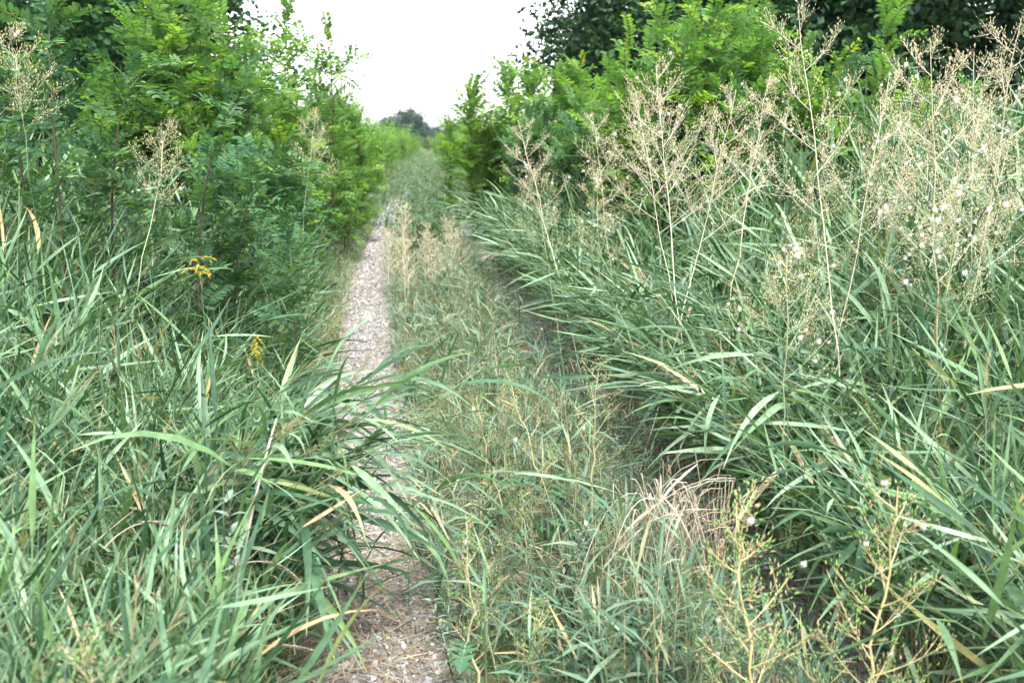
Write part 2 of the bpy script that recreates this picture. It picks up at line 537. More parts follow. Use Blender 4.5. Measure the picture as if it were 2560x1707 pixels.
g = Geo()
gy = np.concatenate([np.linspace(-4, 20, 81), np.linspace(21, 80, 40), np.linspace(85, 900, 24)])
gx = np.concatenate([np.linspace(-500, -30, 12), np.linspace(-26, -9, 12), np.linspace(-8, 8, 81), np.linspace(9, 26, 12), np.linspace(30, 500, 12)])
GX, GY = np.meshgrid(gx, gy)
GZ = ground_z(GX, GY)
nx, ny = len(gx), len(gy)
ii = (np.arange(ny - 1)[:, None] * nx + np.arange(nx - 1)[None]).ravel()
g.add(np.stack([GX, GY, GZ], -1), np.stack([ii, ii + 1, ii + nx + 1, ii + nx], -1))
tag(link('ground', g.mesh('ground', M['soil'])), kind='structure')


def rut_sheet(name, off):
    gg = Geo()
    ys = np.concatenate([np.linspace(0.5, 20, 130), np.linspace(20.5, 110, 90)])
    ws = np.linspace(-1, 1, 7)
    Wd = 0.31 + 0.035 * np.sin(ys * 2.1 + off) + 0.03 * np.sin(ys * 5.3)
    X = left_rut(ys)[:, None] + off + ws[None] * Wd[:, None]
    Y = np.repeat(ys[:, None], 7, 1)
    Z = ground_z(X, Y) + 0.012 - 0.004 * np.abs(ws)[None] + np.clip(Y - 16, 0, 40) * 0.0012
    n = len(ys)
    i2 = (np.arange(n - 1)[:, None] * 7 + np.arange(6)[None]).ravel()
    gg.add(np.stack([X, Y, Z], -1), np.stack([i2, i2 + 1, i2 + 8, i2 + 7], -1))
    return tag(link(name, gg.mesh(name, M['gravel_bed'])), kind='structure')


rut_sheet('path_left', 0.0)
rut_sheet('path_right', GAUGE)

# loose stones on both wheel tracks
g = Geo()
cube_v = np.array([(x, y, z) for x in (-1, 1) for y in (-1, 1) for z in (-1, 1)], float)
cube_q = np.array([(0, 1, 3, 2), (4, 6, 7, 5), (0, 4, 5, 1), (2, 3, 7, 6), (0, 2, 6, 4), (1, 5, 7, 3)])
NS = 20000
yy = 2.4 + 23 * U(0, 1, NS) ** 1.65
side = rng.random(NS) < 0.60
xx = left_rut(yy) + np.where(side, -0.05 * np.clip(yy - 4, 0, 1), GAUGE) + rng.normal(0, 0.15, NS)
sz = U(0.0028, 0.0075, NS) * (1 + 0.8 * (rng.random(NS) < 0.07)) * (1 + np.clip(yy - 5, 0, 20) * 0.055)
Rm = rand_rot(NS)
v = cube_v[None] * (1 + rng.normal(0, 0.28, (NS, 8, 3))) * np.stack([np.ones(NS), U(0.6, 1, NS), U(0.45, 0.8, NS)], -1)[:, None, :]
v = np.einsum('nij,nvj->nvi', Rm, v) * sz[:, None, None]
v += np.stack([xx, yy, ground_z(xx, yy) + 0.012 + sz * 0.25], -1)[:, None]
g.add(v.reshape(-1, 3), (cube_q[None] + (np.arange(NS) * 8)[:, None, None]).reshape(-1, 4), tint=np.repeat(rng.random(NS), 8))
tag(link('gravel', g.mesh('gravel', M['stone'], smooth=False)), 'loose pale grey gravel lying in both wheel tracks', 'gravel', kind='stuff')

# dry stalks lying on and beside the gravel
g = Geo()
NSW = 12000
yy = 2.2 + 16 * U(0, 1, NSW) ** 1.5
side = rng.random(NSW) < 0.62
edge = rng.choice([-0.34, 0.27, 0.0], NSW, p=[0.58, 0.20, 0.22])
xx = left_rut(yy) + np.where(side, 0, GAUGE) + edge + rng.normal(0, 0.11, NSW)
az = U(0, 2 * PI, NSW)
near = np.arange(NSW) < 1000
yy = np.where(near, U(2.5, 3.9, NSW), yy)
xx = np.where(near, left_rut(yy) + rng.normal(-0.02, 0.2, NSW), xx)
flat_blades(g, np.stack([xx, yy, ground_z(xx, yy) + U(0.014, 0.045, NSW)], -1),
            np.stack([np.cos(az), np.sin(az), U(-0.08, 0.14, NSW)], -1), U(0.05, 0.24, NSW), U(0.002, 0.006, NSW), U(-0.1, 0.35, NSW), U(-0.6, 0.6, NSW), rng.random(NSW), 2, U(-0.6, 0.6, NSW))
tag(link('straw_litter', g.mesh('straw_litter', M['straw'])), 'dry straw and broken stalks strewn over the gravel', 'litter', kind='stuff')

# ------------------------------------------------------------------ reeds
def reed_leaves(base, H, laz, lean, nl=9, llen=(0.23, 0.45), droop=(-0.12, 0.3), az_bias=None, power=1.25):
    """leaf blades and stem curves of many reed stalks. returns stems (M,K,3), leaf verts (M,nl,segs+1,3,3)"""
    Mn, K = len(base), 9
    s = np.linspace(0, 1, K)
    th = lean[:, None] * s[None] ** power
    d = np.stack([np.sin(th) * np.cos(laz)[:, None], np.sin(th) * np.sin(laz)[:, None], np.cos(th)], -1)
    P = base[:, None] + np.concatenate([np.zeros((Mn, 1, 3)), np.cumsum(d[:, :-1] * (H / (K - 1))[:, None, None], 1)], 1)
    fr = np.clip(np.linspace(0.16, 1.0, nl)[None] + rng.normal(0, 0.025, (Mn, nl)), 0.08, 1)
    fr[:, -1] = 1
    fi = fr * (K - 1)
    i0 = np.clip(fi.astype(int), 0, K - 2)
    w = (fi - i0)[..., None]
    r = np.arange(Mn)[:, None]
    B = P[r, i0] * (1 - w) + P[r, i0 + 1] * w
    T = norm(P[r, i0 + 1] - P[r, i0])
    phi = (U(0, 2 * PI, Mn)[:, None] + (np.arange(nl) % 2)[None] * PI + rng.normal(0, 0.45, (Mn, nl)))
    if az_bias is not None:
        phi = np.where(rng.random((Mn, nl)) < 0.55, az_bias[:, None] + rng.normal(0, 0.7, (Mn, nl)), phi)
    rad = np.stack([np.cos(phi), np.sin(phi), np.zeros_like(phi)], -1)
    rad = norm(rad - (rad * T).sum(-1, keepdims=True) * T)
    al = U(0.55, 1.5, (Mn, nl)) * (1.1 - 0.35 * fr ** 2)
    al[:, -1] = U(0.05, 0.7, Mn)
    al[:, -2] *= 0.65
    D = T * np.cos(al)[..., None] + rad * np.sin(al)[..., None]
    Ln = U(llen[0], llen[1], (Mn, nl)) * (0.62 + 0.5 * np.sin(PI * np.clip(fr * 0.95, 0, 1))) * np.clip(H, 0.55, 1.2)[:, None] ** 0.5
    Wd = Ln * U(0.038, 0.070, (Mn, nl))
    dr = U(droop[0], droop[1], (Mn, nl)) * np.where(rng.random((Mn, nl)) < 0.22, 2.6, 1)
    n = Mn * nl
    V, ts = blades(B.reshape(n, 3), D.reshape(n, 3), Ln.ravel(), Wd.ravel(), dr.ravel(), rng.normal(0, 0.6, n), rng.normal(0, 0.6, n), 5, 0.14, 0.26, rng.normal(0, 0.22, n))
    return P, V.reshape(Mn, nl, 6, 3, 3), ts, B


def plume_geo(geo, tip, d, n=26, L=0.2, tint=None):
    base = tip[None] + np.asarray(d)[None] * np.linspace(-0.02, L * 0.8, n)[:, None]
    dirs = norm(np.asarray(d)[None] + rng.normal(0, 0.16, (n, 3)))
    flat_blades(geo, base, dirs, U(0.03, 0.075, n), U(0.0025, 0.004, n), U(0.1, 0.6, n), U(-1, 1, n), rng.random(n) if tint is None else tint, 2)


def canopy_right(x, y):
    l = lat_right(x, y)
    return 0.60 + 0.40 * np.clip((l - 0.25) / 0.9, 0, 1) + 0.46 * np.clip((l - 0.8) / 1.5, 0, 1) + 0.02 * np.clip(y - 3, 0, 6) + 0.10 * bump2(x, y, 1.1, 2.0)


def canopy_left(x, y):
    l = lat_left(x, y)
    return 0.50 - 0.30 * np.clip((y - 3.5) / 0.8, 0, 1) * np.clip(1.5 - l, 0, 1) + 0.30 * np.clip((l - 0.3) / 0.9, 0, 1) + 0.18 * np.clip((l - 1.0) / 2.0, 0, 1) + 0.055 * np.clip(y - 2.5, 0, 4) + 0.16 * np.clip(l - 1.4, 0, 1.5) * np.clip((y - 2.6) / 1.5, 0, 1) + 0.10 * bump2(x, y, 1.0, 0.4)


def sample_reeds(n, sidef, canopy, y0, y1, l0, l1, pw=1.5, sgn=1):
    y = y0 + (y1 - y0) * U(0, 1, n) ** pw
    l = l0 + (l1 - l0) * U(0, 1, n) ** 1.15
    if sgn < 0:
        l = l + 0.16 * np.clip((y - 4.0) / 1.2, 0, 1)
    x = left_rut(y) + GAUGE + l if sgn > 0 else left_rut(y) - l
    H = canopy(x, y) * U(0.72, 1.12, n)
    base = np.stack([x, y, ground_z(x, y)], -1)
    keep = in_view(base + np.array([0, 0, 1.0]) * H[:, None], 420) | in_view(base, 100)
    # a gap in the stand lets darkness show
    keep &= bump2(x, y, 2.6, 5.0) < U(0.25, 0.9, n)
    edge = np.clip(1 - (l - 0.25) / 0.8, 0, 1)
    laz = np.where(rng.random(n) < (0.12 + 0.5 * edge) * np.clip((y - 1.6) / 1.6, 0.2, 1), (PI if sgn > 0 else 0.0) + rng.normal(0, 0.6, n), U(0, 2 * PI, n))
    lean = np.abs(rng.normal(0.56, 0.40, n)) + (0.55 if sgn > 0 else 0.12) * edge
    return base[keep], (H * (1 + 0.15 * edge) / np.cos(np.clip(lean * 0.5, 0, 0.9)))[keep], laz[keep], lean[keep], l[keep]


def emit_reed(P, V, ts, label, group, plume=False, tint=None):
    """one reed stalk as a thing: stem, each leaf, sometimes a plume"""
    o = thing('reed_stalk', P[0], label, 'reed', group)
    gg = Geo()
    tubes(gg, (P - P[0])[None], np.linspace(0.0042, 0.0018, len(P))[None], 4)
    link('stem', gg.mesh('stem', M['reed_stem']), o)
    for k in range(len(V)):
        b = V[k, 0, 1]
        gg = Geo()
        add_blades(gg, V[k][None] - b, ts, 0.0)
        link('leaf', gg.mesh('leaf', M['reed']), o, b - P[0])
    if plume:
        gg = Geo()
        plume_geo(gg, np.zeros(3), norm(P[-1] - P[-2]), 30, U(0.16, 0.24))
        link('plume', gg.mesh('plume', M['plume']), o, P[-1] - P[0])
    return o


MASS = Geo(); MASS_ST = Geo(); MASS_PL = Geo()


def reed_label(tip, sgn, plume):
    u, v = project(tip)
    if sgn < 0:
        w = ('near the lower left corner' if v > 1250 and u < 450 else 'in the foreground left of the arching reeds' if v > 1050 else 'beside the left wheel track' if u > 620
             else 'at the left edge below the locust saplings' if u < 220 else 'below the yellow goldenrod' if v > 760 else 'in front of the low locust tangle')
        side = 'on the left verge'
    else:
        w = ('behind the pair of green budded lettuces' if v > 1150 and u < 2350 else 'near the lower right corner' if v > 1150 else 'overhanging the right wheel track' if u < 1560
             else 'at the right edge below dense tan lettuce' if u > 2280 else 'just below the dried lettuce heads' if v < 640 else 'below the small bushy lettuce' if u > 1850 else 'left of the small bushy lettuce')
        side = 'on the right verge'
    return ('brown plumed reed stalk ' if plume else 'green reed stalk ') + side + ', ' + w


def reed_patch(n, sgn, canopy, y0, y1, l0, l1, n_ind, label, group, pw=1.5):
    base, H, laz, lean, l = sample_reeds(n, None, canopy, y0, y1, l0, l1, pw, sgn)
    P, V, ts, B = reed_leaves(base, H, laz, lean)
    tipv = P[:, -1]
    vis = in_view(tipv, -30) & in_view(P[:, 5], 60)
    # those that show largest: close to the camera and not sunk inside the stand
    score = np.where(vis, 1.0, 0.0) * (tipv[:, 2] + 0.25) / np.linalg.norm(tipv - np.array([0, 0, CAM_H]), axis=1)
    order = np.argsort(-score)
    ind = order[:n_ind]
    rest = order[n_ind:]
    for k, i in enumerate(ind):
        pl = bool(rng.random() < 0.12)
        emit_reed(P[i], V[i], ts, reed_label(P[i, -1], sgn, pl), group, plume=pl)
    nl = V.shape[1]
    add_blades(MASS, V[rest].reshape(-1, 6, 3, 3), ts, rng.random(len(rest) * nl))
    tubes(MASS_ST, P[rest][:, ::2], np.broadcast_to(np.linspace(0.004, 0.0018, 5), (len(rest), 5)), 3)
    for i in rest[rng.random(len(rest)) < 0.07]:
        plume_geo(MASS_PL, P[i, -1], norm(P[i, -1] - P[i, -2]), 22, U(0.14, 0.24))
    return len(ind), len(rest)


G_L = 'reed stalks on the left verge'
G_R = 'reed stalks on the right verge'
print('left', reed_patch(4700, -1, canopy_left, 1.55, 9.5, 0.31, 4.6, 118, 'green reed stalk with long leaves in the thicket left of the gravel track', G_L))
print('right', reed_patch(5900, 1, canopy_right, 1.7, 12.5, 0.10, 5.2, 128, 'green reed stalk with long leaves in the thicket right of the gravel track', G_R))


def arch_clump(n, cx, cy, sx, sy, H, laz, lean, label, group, bias):
    base = np.stack([cx + rng.normal(0, sx, n), cy + rng.normal(0, sy, n), np.zeros(n)], -1)
    base[:, 2] = ground_z(base[:, 0], base[:, 1])
    P, V, ts, B = reed_leaves(base, H * U(0.75, 1.12, n), laz + rng.normal(0, 0.35, n), lean + rng.normal(0, 0.18, n), 11,
                              (0.30, 0.50), (0.25, 0.85), np.full(n, bias), 0.9)
    for i in range(n):
        emit_reed(P[i], V[i], ts, label, group, plume=(i % 6 == 0))


arch_clump(50, -0.95, 3.15, 0.13, 0.22, 0.95, 0.0, 1.1, 'reed stalk arching over the left wheel track from the verge', 'reeds arching over the left wheel track', -0.7)
arch_clump(36, 1.30, 4.1, 0.2, 0.6, 1.02, PI + 0.1, 0.9, 'reed stalk drooping over the right wheel track from the verge', 'reeds drooping over the right wheel track', PI + 0.6)

tag(link('reed_thicket', MASS.mesh('reed_thicket', M['reed'])), 'dense tangle of green reed leaves filling both verges', 'reeds', kind='stuff')
tag(link('reed_thicket_stems', MASS_ST.mesh('reed_thicket_stems', M['reed_stem'])), 'thin stems inside the tangle of reeds', 'reeds', kind='stuff')
tag(link('reed_plumes', MASS_PL.mesh('reed_plumes', M['plume'])), 'slender brownish flower plumes above the tangle of reeds', 'reeds', kind='stuff')

# young short reeds at the front of the median
def short_reeds(n, x0, x1, y0, y1, H, label, group):
    base = np.stack([U(x0, x1, n), U(y0, y1, n), np.zeros(n)], -1)
    base[:, 2] = ground_z(base[:, 0], base[:, 1])
    P, V, ts, B = reed_leaves(base, H * U(0.7, 1.2, n), U(0, 2 * PI, n), np.abs(rng.normal(0.25, 0.2, n)), 7, (0.2, 0.34), (0.0, 0.5))
    for i in range(n):
        emit_reed(P[i], V[i], ts, label, group)


short_reeds(30, -0.15, 0.75, 2.4, 3.4, 0.30, 'short pale reed shoot at the near end of the strip between the wheel tracks', 'short reed shoots on the middle strip')

# ------------------------------------------------------------------ grass blades between everything
g = Geo()
NG = 26000
yy = 1.9 + 16 * U(0, 1, NG) ** 1.5
zone = rng.random(NG)
lr = left_rut(yy)
xx = np.where(zone < 0.42, lr - 0.24 - 3.2 * U(0, 1, NG) ** 1.6, np.where(zone < 0.82, lr + GAUGE + 0.24 + 3.0 * U(0, 1, NG) ** 1.6, lr + 0.24 + (GAUGE - 0.48) * U(0, 1, NG)))
onmed = zone >= 0.82
tops = np.stack([xx, yy, ground_z(xx, yy)], -1)
kp = in_view(tops, 200)
xx, yy, onmed, tops = xx[kp], yy[kp], onmed[kp], tops[kp]
n = len(xx)
az = U(0, 2 * PI, n)
edge = np.clip(1 - (np.maximum(lat_right(xx, yy), lat_left(xx, yy)) - 0.24) / 0.7, 0, 1)
el = U(0.7, 1.45, n)
Lg = np.where(onmed, U(0.10, 0.26, n), U(0.22, 0.62, n) * (1 - 0.45 * edge))
flat_blades(g, tops, np.stack([np.cos(az) * np.cos(el), np.sin(az) * np.cos(el), np.sin(el)], -1), Lg, U(0.003, 0.007, n), U(0.2, 1.5, n), U(-0.6, 0.6, n), rng.random(n), 4, rng.normal(0, 0.4, n))
# taller thin stalks and blades rising through the reeds
NT = 11000
yy = 2.3 + 8 * U(0, 1, NT) ** 1.4
sg = rng.random(NT) < 0.5
lat = 0.3 + 3.2 * U(0, 1, NT) ** 1.2
xx = np.where(sg, left_rut(yy) - lat, left_rut(yy) + GAUGE + lat)
Hc = np.where(sg, canopy_left(xx, yy), canopy_right(xx, yy))
b = np.stack([xx, yy, ground_z(xx, yy) + Hc * U(0.25, 0.75, NT)], -1)
kp = in_view(b, 150)
b, Hc = b[kp], Hc[kp]
n = len(b)
az, el = U(0, 2 * PI, n), U(0.25, 1.4, n)
flat_blades(g, b, np.stack([np.cos(az) * np.cos(el), np.sin(az) * np.cos(el), np.sin(el)], -1), U(0.2, 0.55, n), U(0.0025, 0.006, n), U(0.1, 1.1, n), U(-0.8, 0.8, n), U(0.2, 1.0, n), 4, rng.normal(0, 0.3, n))
tag(link('grass', g.mesh('grass', M['grass'])), 'fine green and straw coloured grass blades growing among the reeds and along the ruts', 'grass', kind='stuff')

# ------------------------------------------------------------------ low weeds of the median strip and the verges
def weed_shoots(geo, geo_st, base, H, nl, ll, wratio, spread=0.8):
    Mn, K = len(base), 5
    s = np.linspace(0, 1, K)
    laz, lean = U(0, 2 * PI, Mn), np.abs(rng.normal(0.35, 0.3, Mn))
    th = lean[:, None] * s[None]
    d = np.stack([np.sin(th) * np.cos(laz)[:, None], np.sin(th) * np.sin(laz)[:, None], np.cos(th)], -1)
    P = base[:, None] + np.concatenate([np.zeros((Mn, 1, 3)), np.cumsum(d[:, :-1] * (H / (K - 1))[:, None, None], 1)], 1)
    tubes(geo_st, P[:, ::2], np.broadcast_to(np.linspace(0.0022, 0.001, 3), (Mn, 3)), 3, tint=rng.random(Mn))
    fr = U(0.12, 1.0, (Mn, nl))
    fi = fr * (K - 1)
    i0 = np.clip(fi.astype(int), 0, K - 2)
    w = (fi - i0)[..., None]
    r = np.arange(Mn)[:, None]
    B = (P[r, i0] * (1 - w) + P[r, i0 + 1] * w).reshape(-1, 3)
    n = Mn * nl
    az, el = U(0, 2 * PI, n), U(0.0, 1.25, n)
    L = U(ll[0], ll[1], n)
    flat_blades(geo, B, np.stack([np.cos(az) * np.cos(el), np.sin(az) * np.cos(el), np.sin(el)], -1), L, L * wratio * U(0.7, 1.3, n), U(0, 0.8, n), U(-0.7, 0.7, n), rng.random(n), 2)


gw, gs = Geo(), Geo()
n = 4000
yy = 2.3 + 11.5 * U(0, 1, n) ** 1.35
c = left_rut(yy) + GAUGE / 2
xx = c + (0.13 + rng.normal(0, 0.34, n)).clip(-0.46, 0.66)
hh = (0.13 + 0.20 * np.clip(1 - np.abs(xx - c - 0.08) / 0.6, 0, 1)) * U(0.6, 1.3, n) * (1 + 0.25 * bump2(xx, yy, 1.4))
kp = bump2(xx, yy, 2.2, 1.0) < U(-0.1, 0.9, n)
xx, yy, hh = xx[kp], yy[kp], hh[kp] * (1 + 0.35 * bump2(xx[kp], yy[kp], 3.1, 4.0))
sm = rng.random(len(xx)) < 0.6
b3 = np.stack([xx, yy, ground_z(xx, yy)], -1)
weed_shoots(gw, gs, b3[sm], hh[sm], 22, (0.018, 0.055), 0.16)
weed_shoots(gw, gs, b3[~sm], hh[~sm] * 1.15, 9, (0.07, 0.20), 0.085)
n = 240
yy = 4.2 + 14 * U(0, 1, n) ** 1.2
xx = left_rut(yy) + GAUGE + rng.normal(0.0, 0.17, n)
weed_shoots(gw, gs, np.stack([xx, yy, ground_z(xx, yy)], -1), U(0.10, 0.34, n), 14, (0.05, 0.15), 0.10)
n = 560
yy = 3.0 + 15 * U(0, 1, n) ** 1.3
xx = left_rut(yy) + np.where(rng.random(n) < 0.6, 0.25, -0.36) + rng.normal(0, 0.05, n)
weed_shoots(gw, gs, np.stack([xx, yy, ground_z(xx, yy)], -1), U(0.06, 0.22, n), 12, (0.04, 0.13), 0.10)
tag(link('median_weeds', gw.mesh('median_weeds', M['weed'])), 'low grey green weeds covering the strip between the wheel tracks', 'weeds', kind='stuff')
tag(link('median_weed_stalks', gs.mesh('median_weed_stalks', M['weed_stalk'])), 'thin straw coloured stalks of the low weeds between the wheel tracks', 'weeds', kind='stuff')

gw, gs = Geo(), Geo()
n = 1400
yy = 12.5 + 40 * U(0, 1, n) ** 1.6
c = left_rut(yy) + GAUGE / 2
xx = c + rng.normal(0, 0.24, n).clip(-0.45, 0.45)
hh = (0.25 + 0.42 * np.clip(1 - np.abs(xx - c) / 0.5, 0, 1)) * U(0.7, 1.2, n) * (1 + 0.5 * np.clip((yy - 24) / 15, 0, 1))
weed_shoots(gw, gs, np.stack([xx, yy, ground_z(xx, yy)], -1), hh, 14, (0.06, 0.13), 0.22)
n = 1900                                                       # along the outer edges of the ruts, further off
yy = 9 + 40 * U(0, 1, n) ** 1.5
sg = rng.random(n) < 0.5
lat = np.where(yy > 26, 0.0, 0.36) + 0.9 * U(0, 1, n)
xx = np.where(sg, left_rut(yy) - lat, left_rut(yy) + GAUGE + lat)
weed_shoots(gw, gs, np.stack([xx, yy, ground_z(xx, yy)], -1), U(0.15, 0.45, n) + 0.25 * lat, 12, (0.06, 0.14), 0.2)
n = 1100                                                       # beyond the visible stretch the ruts are overgrown
yy = 17.5 + 46 * U(0, 1, n) ** 1.1
xx = left_rut(yy) + rng.choice([0, GAUGE], n) + U(-0.5, 0.5, n)
weed_shoots(gw, gs, np.stack([xx, yy, ground_z(xx, yy)], -1), U(0.35, 0.8, n) * np.clip((yy - 15) / 12, 0.22, 1.2), 13, (0.08, 0.18), 0.2)
tag(link('far_weeds', gw.mesh('far_weeds', M['weed_green'])), 'taller dark green weeds along the track further off', 'weeds', kind='stuff')
tag(link('far_weed_stalks', gs.mesh('far_weed_stalks', M['straw'])), 'thin stalks of the taller weeds along the track further off', 'weeds', kind='stuff')

# ------------------------------------------------------------------ locust leaves, saplings, shrubs
def pinnate_leaf(pairs=9, arch=0.35, sag=0.75, fine=True, rachis=True):
    """one feather leaf, unit long, stalk along +X"""
    gg = Geo()
    def pos(x):
        return np.array([x * (1 - 0.12 * x * sag), 0, arch * x - sag * 0.5 * x * x])
    K = 6 if fine else 3
    pts = np.array([pos(t) for t in np.linspace(0, 1, K)])
    if rachis:
        tubes(gg, pts[None], np.linspace(0.010, 0.004, K)[None], 3, tint=0.78)
    xs = np.linspace(0.14, 0.97, pairs)
    for i, x in enumerate(xs):
        p = pos(x)
        tx = norm(pos(min(1, x + 0.02)) - pos(x - 0.02))
        ll = (0.19 if fine else 0.21) * (0.72 + 0.5 * math.sin(PI * (0.15 + 0.7 * x))) * rng.uniform(0.9, 1.1)
        for sgn in (-1, 1):
            side = np.array([0, sgn, 0.0])
            dih = rng.normal(0.08, 0.22)
            d = norm(side * math.cos(dih) + np.array([0, 0, 1]) * math.sin(dih) + tx * rng.uniform(0.15, 0.5))
            nrm = norm(np.cross(tx, side) * sgn)
            wv = norm(np.cross(nrm, d)) * ll * (0.165 if fine else 0.32)
            fo = nrm * ll * 0.05
            a = p + d * ll * 0.05
            tip = p + d * ll
            m1, m2 = p + d * ll * 0.36, p + d * ll * 0.76
            gg.add([a, m1 + wv + fo, m2 + wv * 0.86 + fo, tip, m2 - wv * 0.86 + fo, m1 - wv + fo], [(0, 1, 2, 3), (0, 3, 4, 5)], tint=0.5 + rng.normal(0, 0.18), along=0.4)
    return gg


def dirs_from(az, el):
    return np.stack([np.cos(az) * np.cos(el), np.sin(az) * np.cos(el), np.sin(el)], -1)


LEAF_FINE = [pinnate_leaf(random.choice((9, 10, 11)), rng.uniform(0.25, 0.5), rng.uniform(0.55, 1.0)) for _ in range(6)]
LEAF_MESH = {k: [lf.mesh('locust_leaf', M[k]) for lf in LEAF_FINE] for k in ('locust', 'locust_bright')}
LEAF_MID = [pinnate_leaf(6, rng.uniform(0.25, 0.5), rng.uniform(0.55, 1.0), fine=False) for _ in range(4)]
LEAF_LOW = [pinnate_leaf(3, rng.uniform(0.25, 0.5), rng.uniform(0.6, 1.0), fine=False, rachis=False) for _ in range(3)]


def bez(p0, p1, p2, n):
    t = np.linspace(0, 1, n)[:, None]
    return (1 - t) ** 2 * p0 + 2 * t * (1 - t) * p1 + t * t * p2


def sapling(mid, tip, D, nleaf, label, kind='locust', L=(0.25, 0.34), group=None, depth_lean=0.0, leaf_from=0.12, thick=0.008, cat='sapling'):
    """a shoot whose stem passes through mid and ends at tip (both given as picture points at depth D); every leaf a part"""
    pm, pt = pix(*mid, D), pix(*tip, D + depth_lean)
    base = np.array([pm[0] - (pt[0] - pm[0]) * 0.25, D - depth_lean * 0.3, 0.0])
    base[2] = float(ground_z(base[0], base[1]))
    c = 2 * pm - 0.5 * (base + pt)
    P = bez(base, c, pt, 14)
    o = thing('locust_sapling', base, label, cat, group)
    gg = Geo()
    tubes(gg, (P - base)[None], np.linspace(thick, 0.0022, 14)[None], 5)
    link('stem', gg.mesh('stem', M['twig']), o)
    fr = np.linspace(leaf_from, 1.0, nleaf)
    for k, f in enumerate(fr):
        q = f * 13
        i = min(int(q), 12)
        p = P[i] * (1 - (q - i)) + P[i + 1] * (q - i)
        T = norm(P[i + 1] - P[i])
        a = k * 2.4 + rng.normal(0, 0.3)
        rad = np.array([math.cos(a), math.sin(a), 0.0])
        rad = norm(rad - rad.dot(T) * T)
        al = rng.uniform(0.85, 1.25) - 0.75 * max(0, f - 0.8) / 0.2
        d = T * math.cos(al) + rad * math.sin(al)
        R = frame_xz(d[None], rng.normal(0, 0.3))[0]
        s = rng.uniform(*L) * (1.0 if f < 0.86 else 1.0 - 0.6 * (f - 0.86) / 0.14)
        lo = link('leaf', random.choice(LEAF_MESH[kind]), o)
        lo.matrix_local = Matrix.Translation(Vector(p - base)) @ Matrix(R.tolist()).to_4x4() @ Matrix.Scale(s, 4)
    return o


def shrub_proto(name, H, nst, spread, protos, matk, nb=8, leaf=0.35, dens=0.75, upright=0.6, stem_r=0.016, lo=2):
    """several stems with side twigs carrying feather leaves; returns (wood Geo, crown Geo)"""
    wood, crown = Geo(), Geo()
    places, dirs = [], []
    for s in range(nst):
        az = s * 2.4 + rng.normal(0, 0.4)
        h = H * rng.uniform(0.74, 1.0) if s else H
        out = spread * rng.uniform(0.3, 1.0) * (0.35 if s == 0 else 1)
        tip = np.array([math.cos(az) * out, math.sin(az) * out, h])
        b0 = np.array([math.cos(az) * 0.05, math.sin(az) * 0.05, -0.03])
        P = bez(b0, np.array([math.cos(az) * out * (1 - upright), math.sin(az) * out * (1 - upright), h * 0.55]), tip, 10)
        P[1:-1] += rng.normal(0, 0.012 * H, (8, 3))
        tubes(wood, P[None], np.linspace(stem_r, 0.003, 10)[None], 5)
        def leafy(Q, n, el0):
            f = np.linspace(0.12, 1, n)
            q = f * (len(Q) - 1)
            i = np.minimum(q.astype(int), len(Q) - 2)
            w = (q - i)[:, None]
            pp = Q[i] * (1 - w) + Q[i + 1] * w
            T = norm(Q[i + 1] - Q[i])
            a = np.arange(n) * 2.4 + rng.uniform(0, 6)
            rad = np.stack([np.cos(a), np.sin(a), np.zeros(n)], -1)
            rad = norm(rad - (rad * T).sum(-1, keepdims=True) * T)
            al = rng.uniform(0.9, 1.4, n) - 0.75 * np.clip((f - 0.8) / 0.2, 0, 1)
            places.append(pp)
            dirs.append(T * np.cos(al)[:, None] + rad * np.sin(al)[:, None])
        leafy(P[lo:], int(26 * dens * h / 2 + 6), 0.3)
        for b in range(nb):
            f = rng.uniform(0.12, 0.9)
            i = int(f * 9)
            a = rng.uniform(0, 2 * PI)
            bl = rng.uniform(0.3, 0.62) * H * 0.36 * (1.25 - 0.7 * f)
            dd = norm(np.array([math.cos(a), math.sin(a), rng.uniform(0.25, 1.0)]))
            Q = bez(P[i], P[i] + dd * bl * 0.6, P[i] + dd * bl + np.array([0, 0, bl * 0.25]), 6)
            tubes(wood, Q[None], np.linspace(stem_r * 0.4, 0.002, 6)[None], 3)
            leafy(Q, int(max(5, 15 * dens * bl / 0.5)), 0.2)
    pp, dd = np.concatenate(places), np.concatenate(dirs)
    n = len(pp)
    R = frame_xz(dd, rng.normal(0, 0.35, n))
    which = rng.integers(0, len(protos), n)
    sc = leaf * rng.uniform(0.7, 1.15, n)
    for k in range(len(protos)):
        m_ = which == k
        scatter(crown, protos[k], R[m_], pp[m_], sc[m_], rng.random(m_.sum()) * 0.75 + 0.1)
    return wood, crown


def shrub_thing(name, proto, loc, label, cat, group=None, rz=0.0, sc=1.0, crown_mat='locust_bright'):
    wood, crown, cache = proto
    o = thing(name, loc, label, cat, group)
    o.rotation_euler = (0, 0, rz)
    o.scale = (sc, sc, sc)
    if 'w' not in cache:
        cache['w'] = wood.mesh('trunk', M['bark'])
    if 'c' not in cache:
        cache['c'] = crown.mesh('crown', M[crown_mat])
    link('trunk', cache['w'], o)
    c = link('crown', cache['c'], o)
    c.material_slots[0].link = 'OBJECT'
    c.material_slots[0].material = M[crown_mat]
    return o


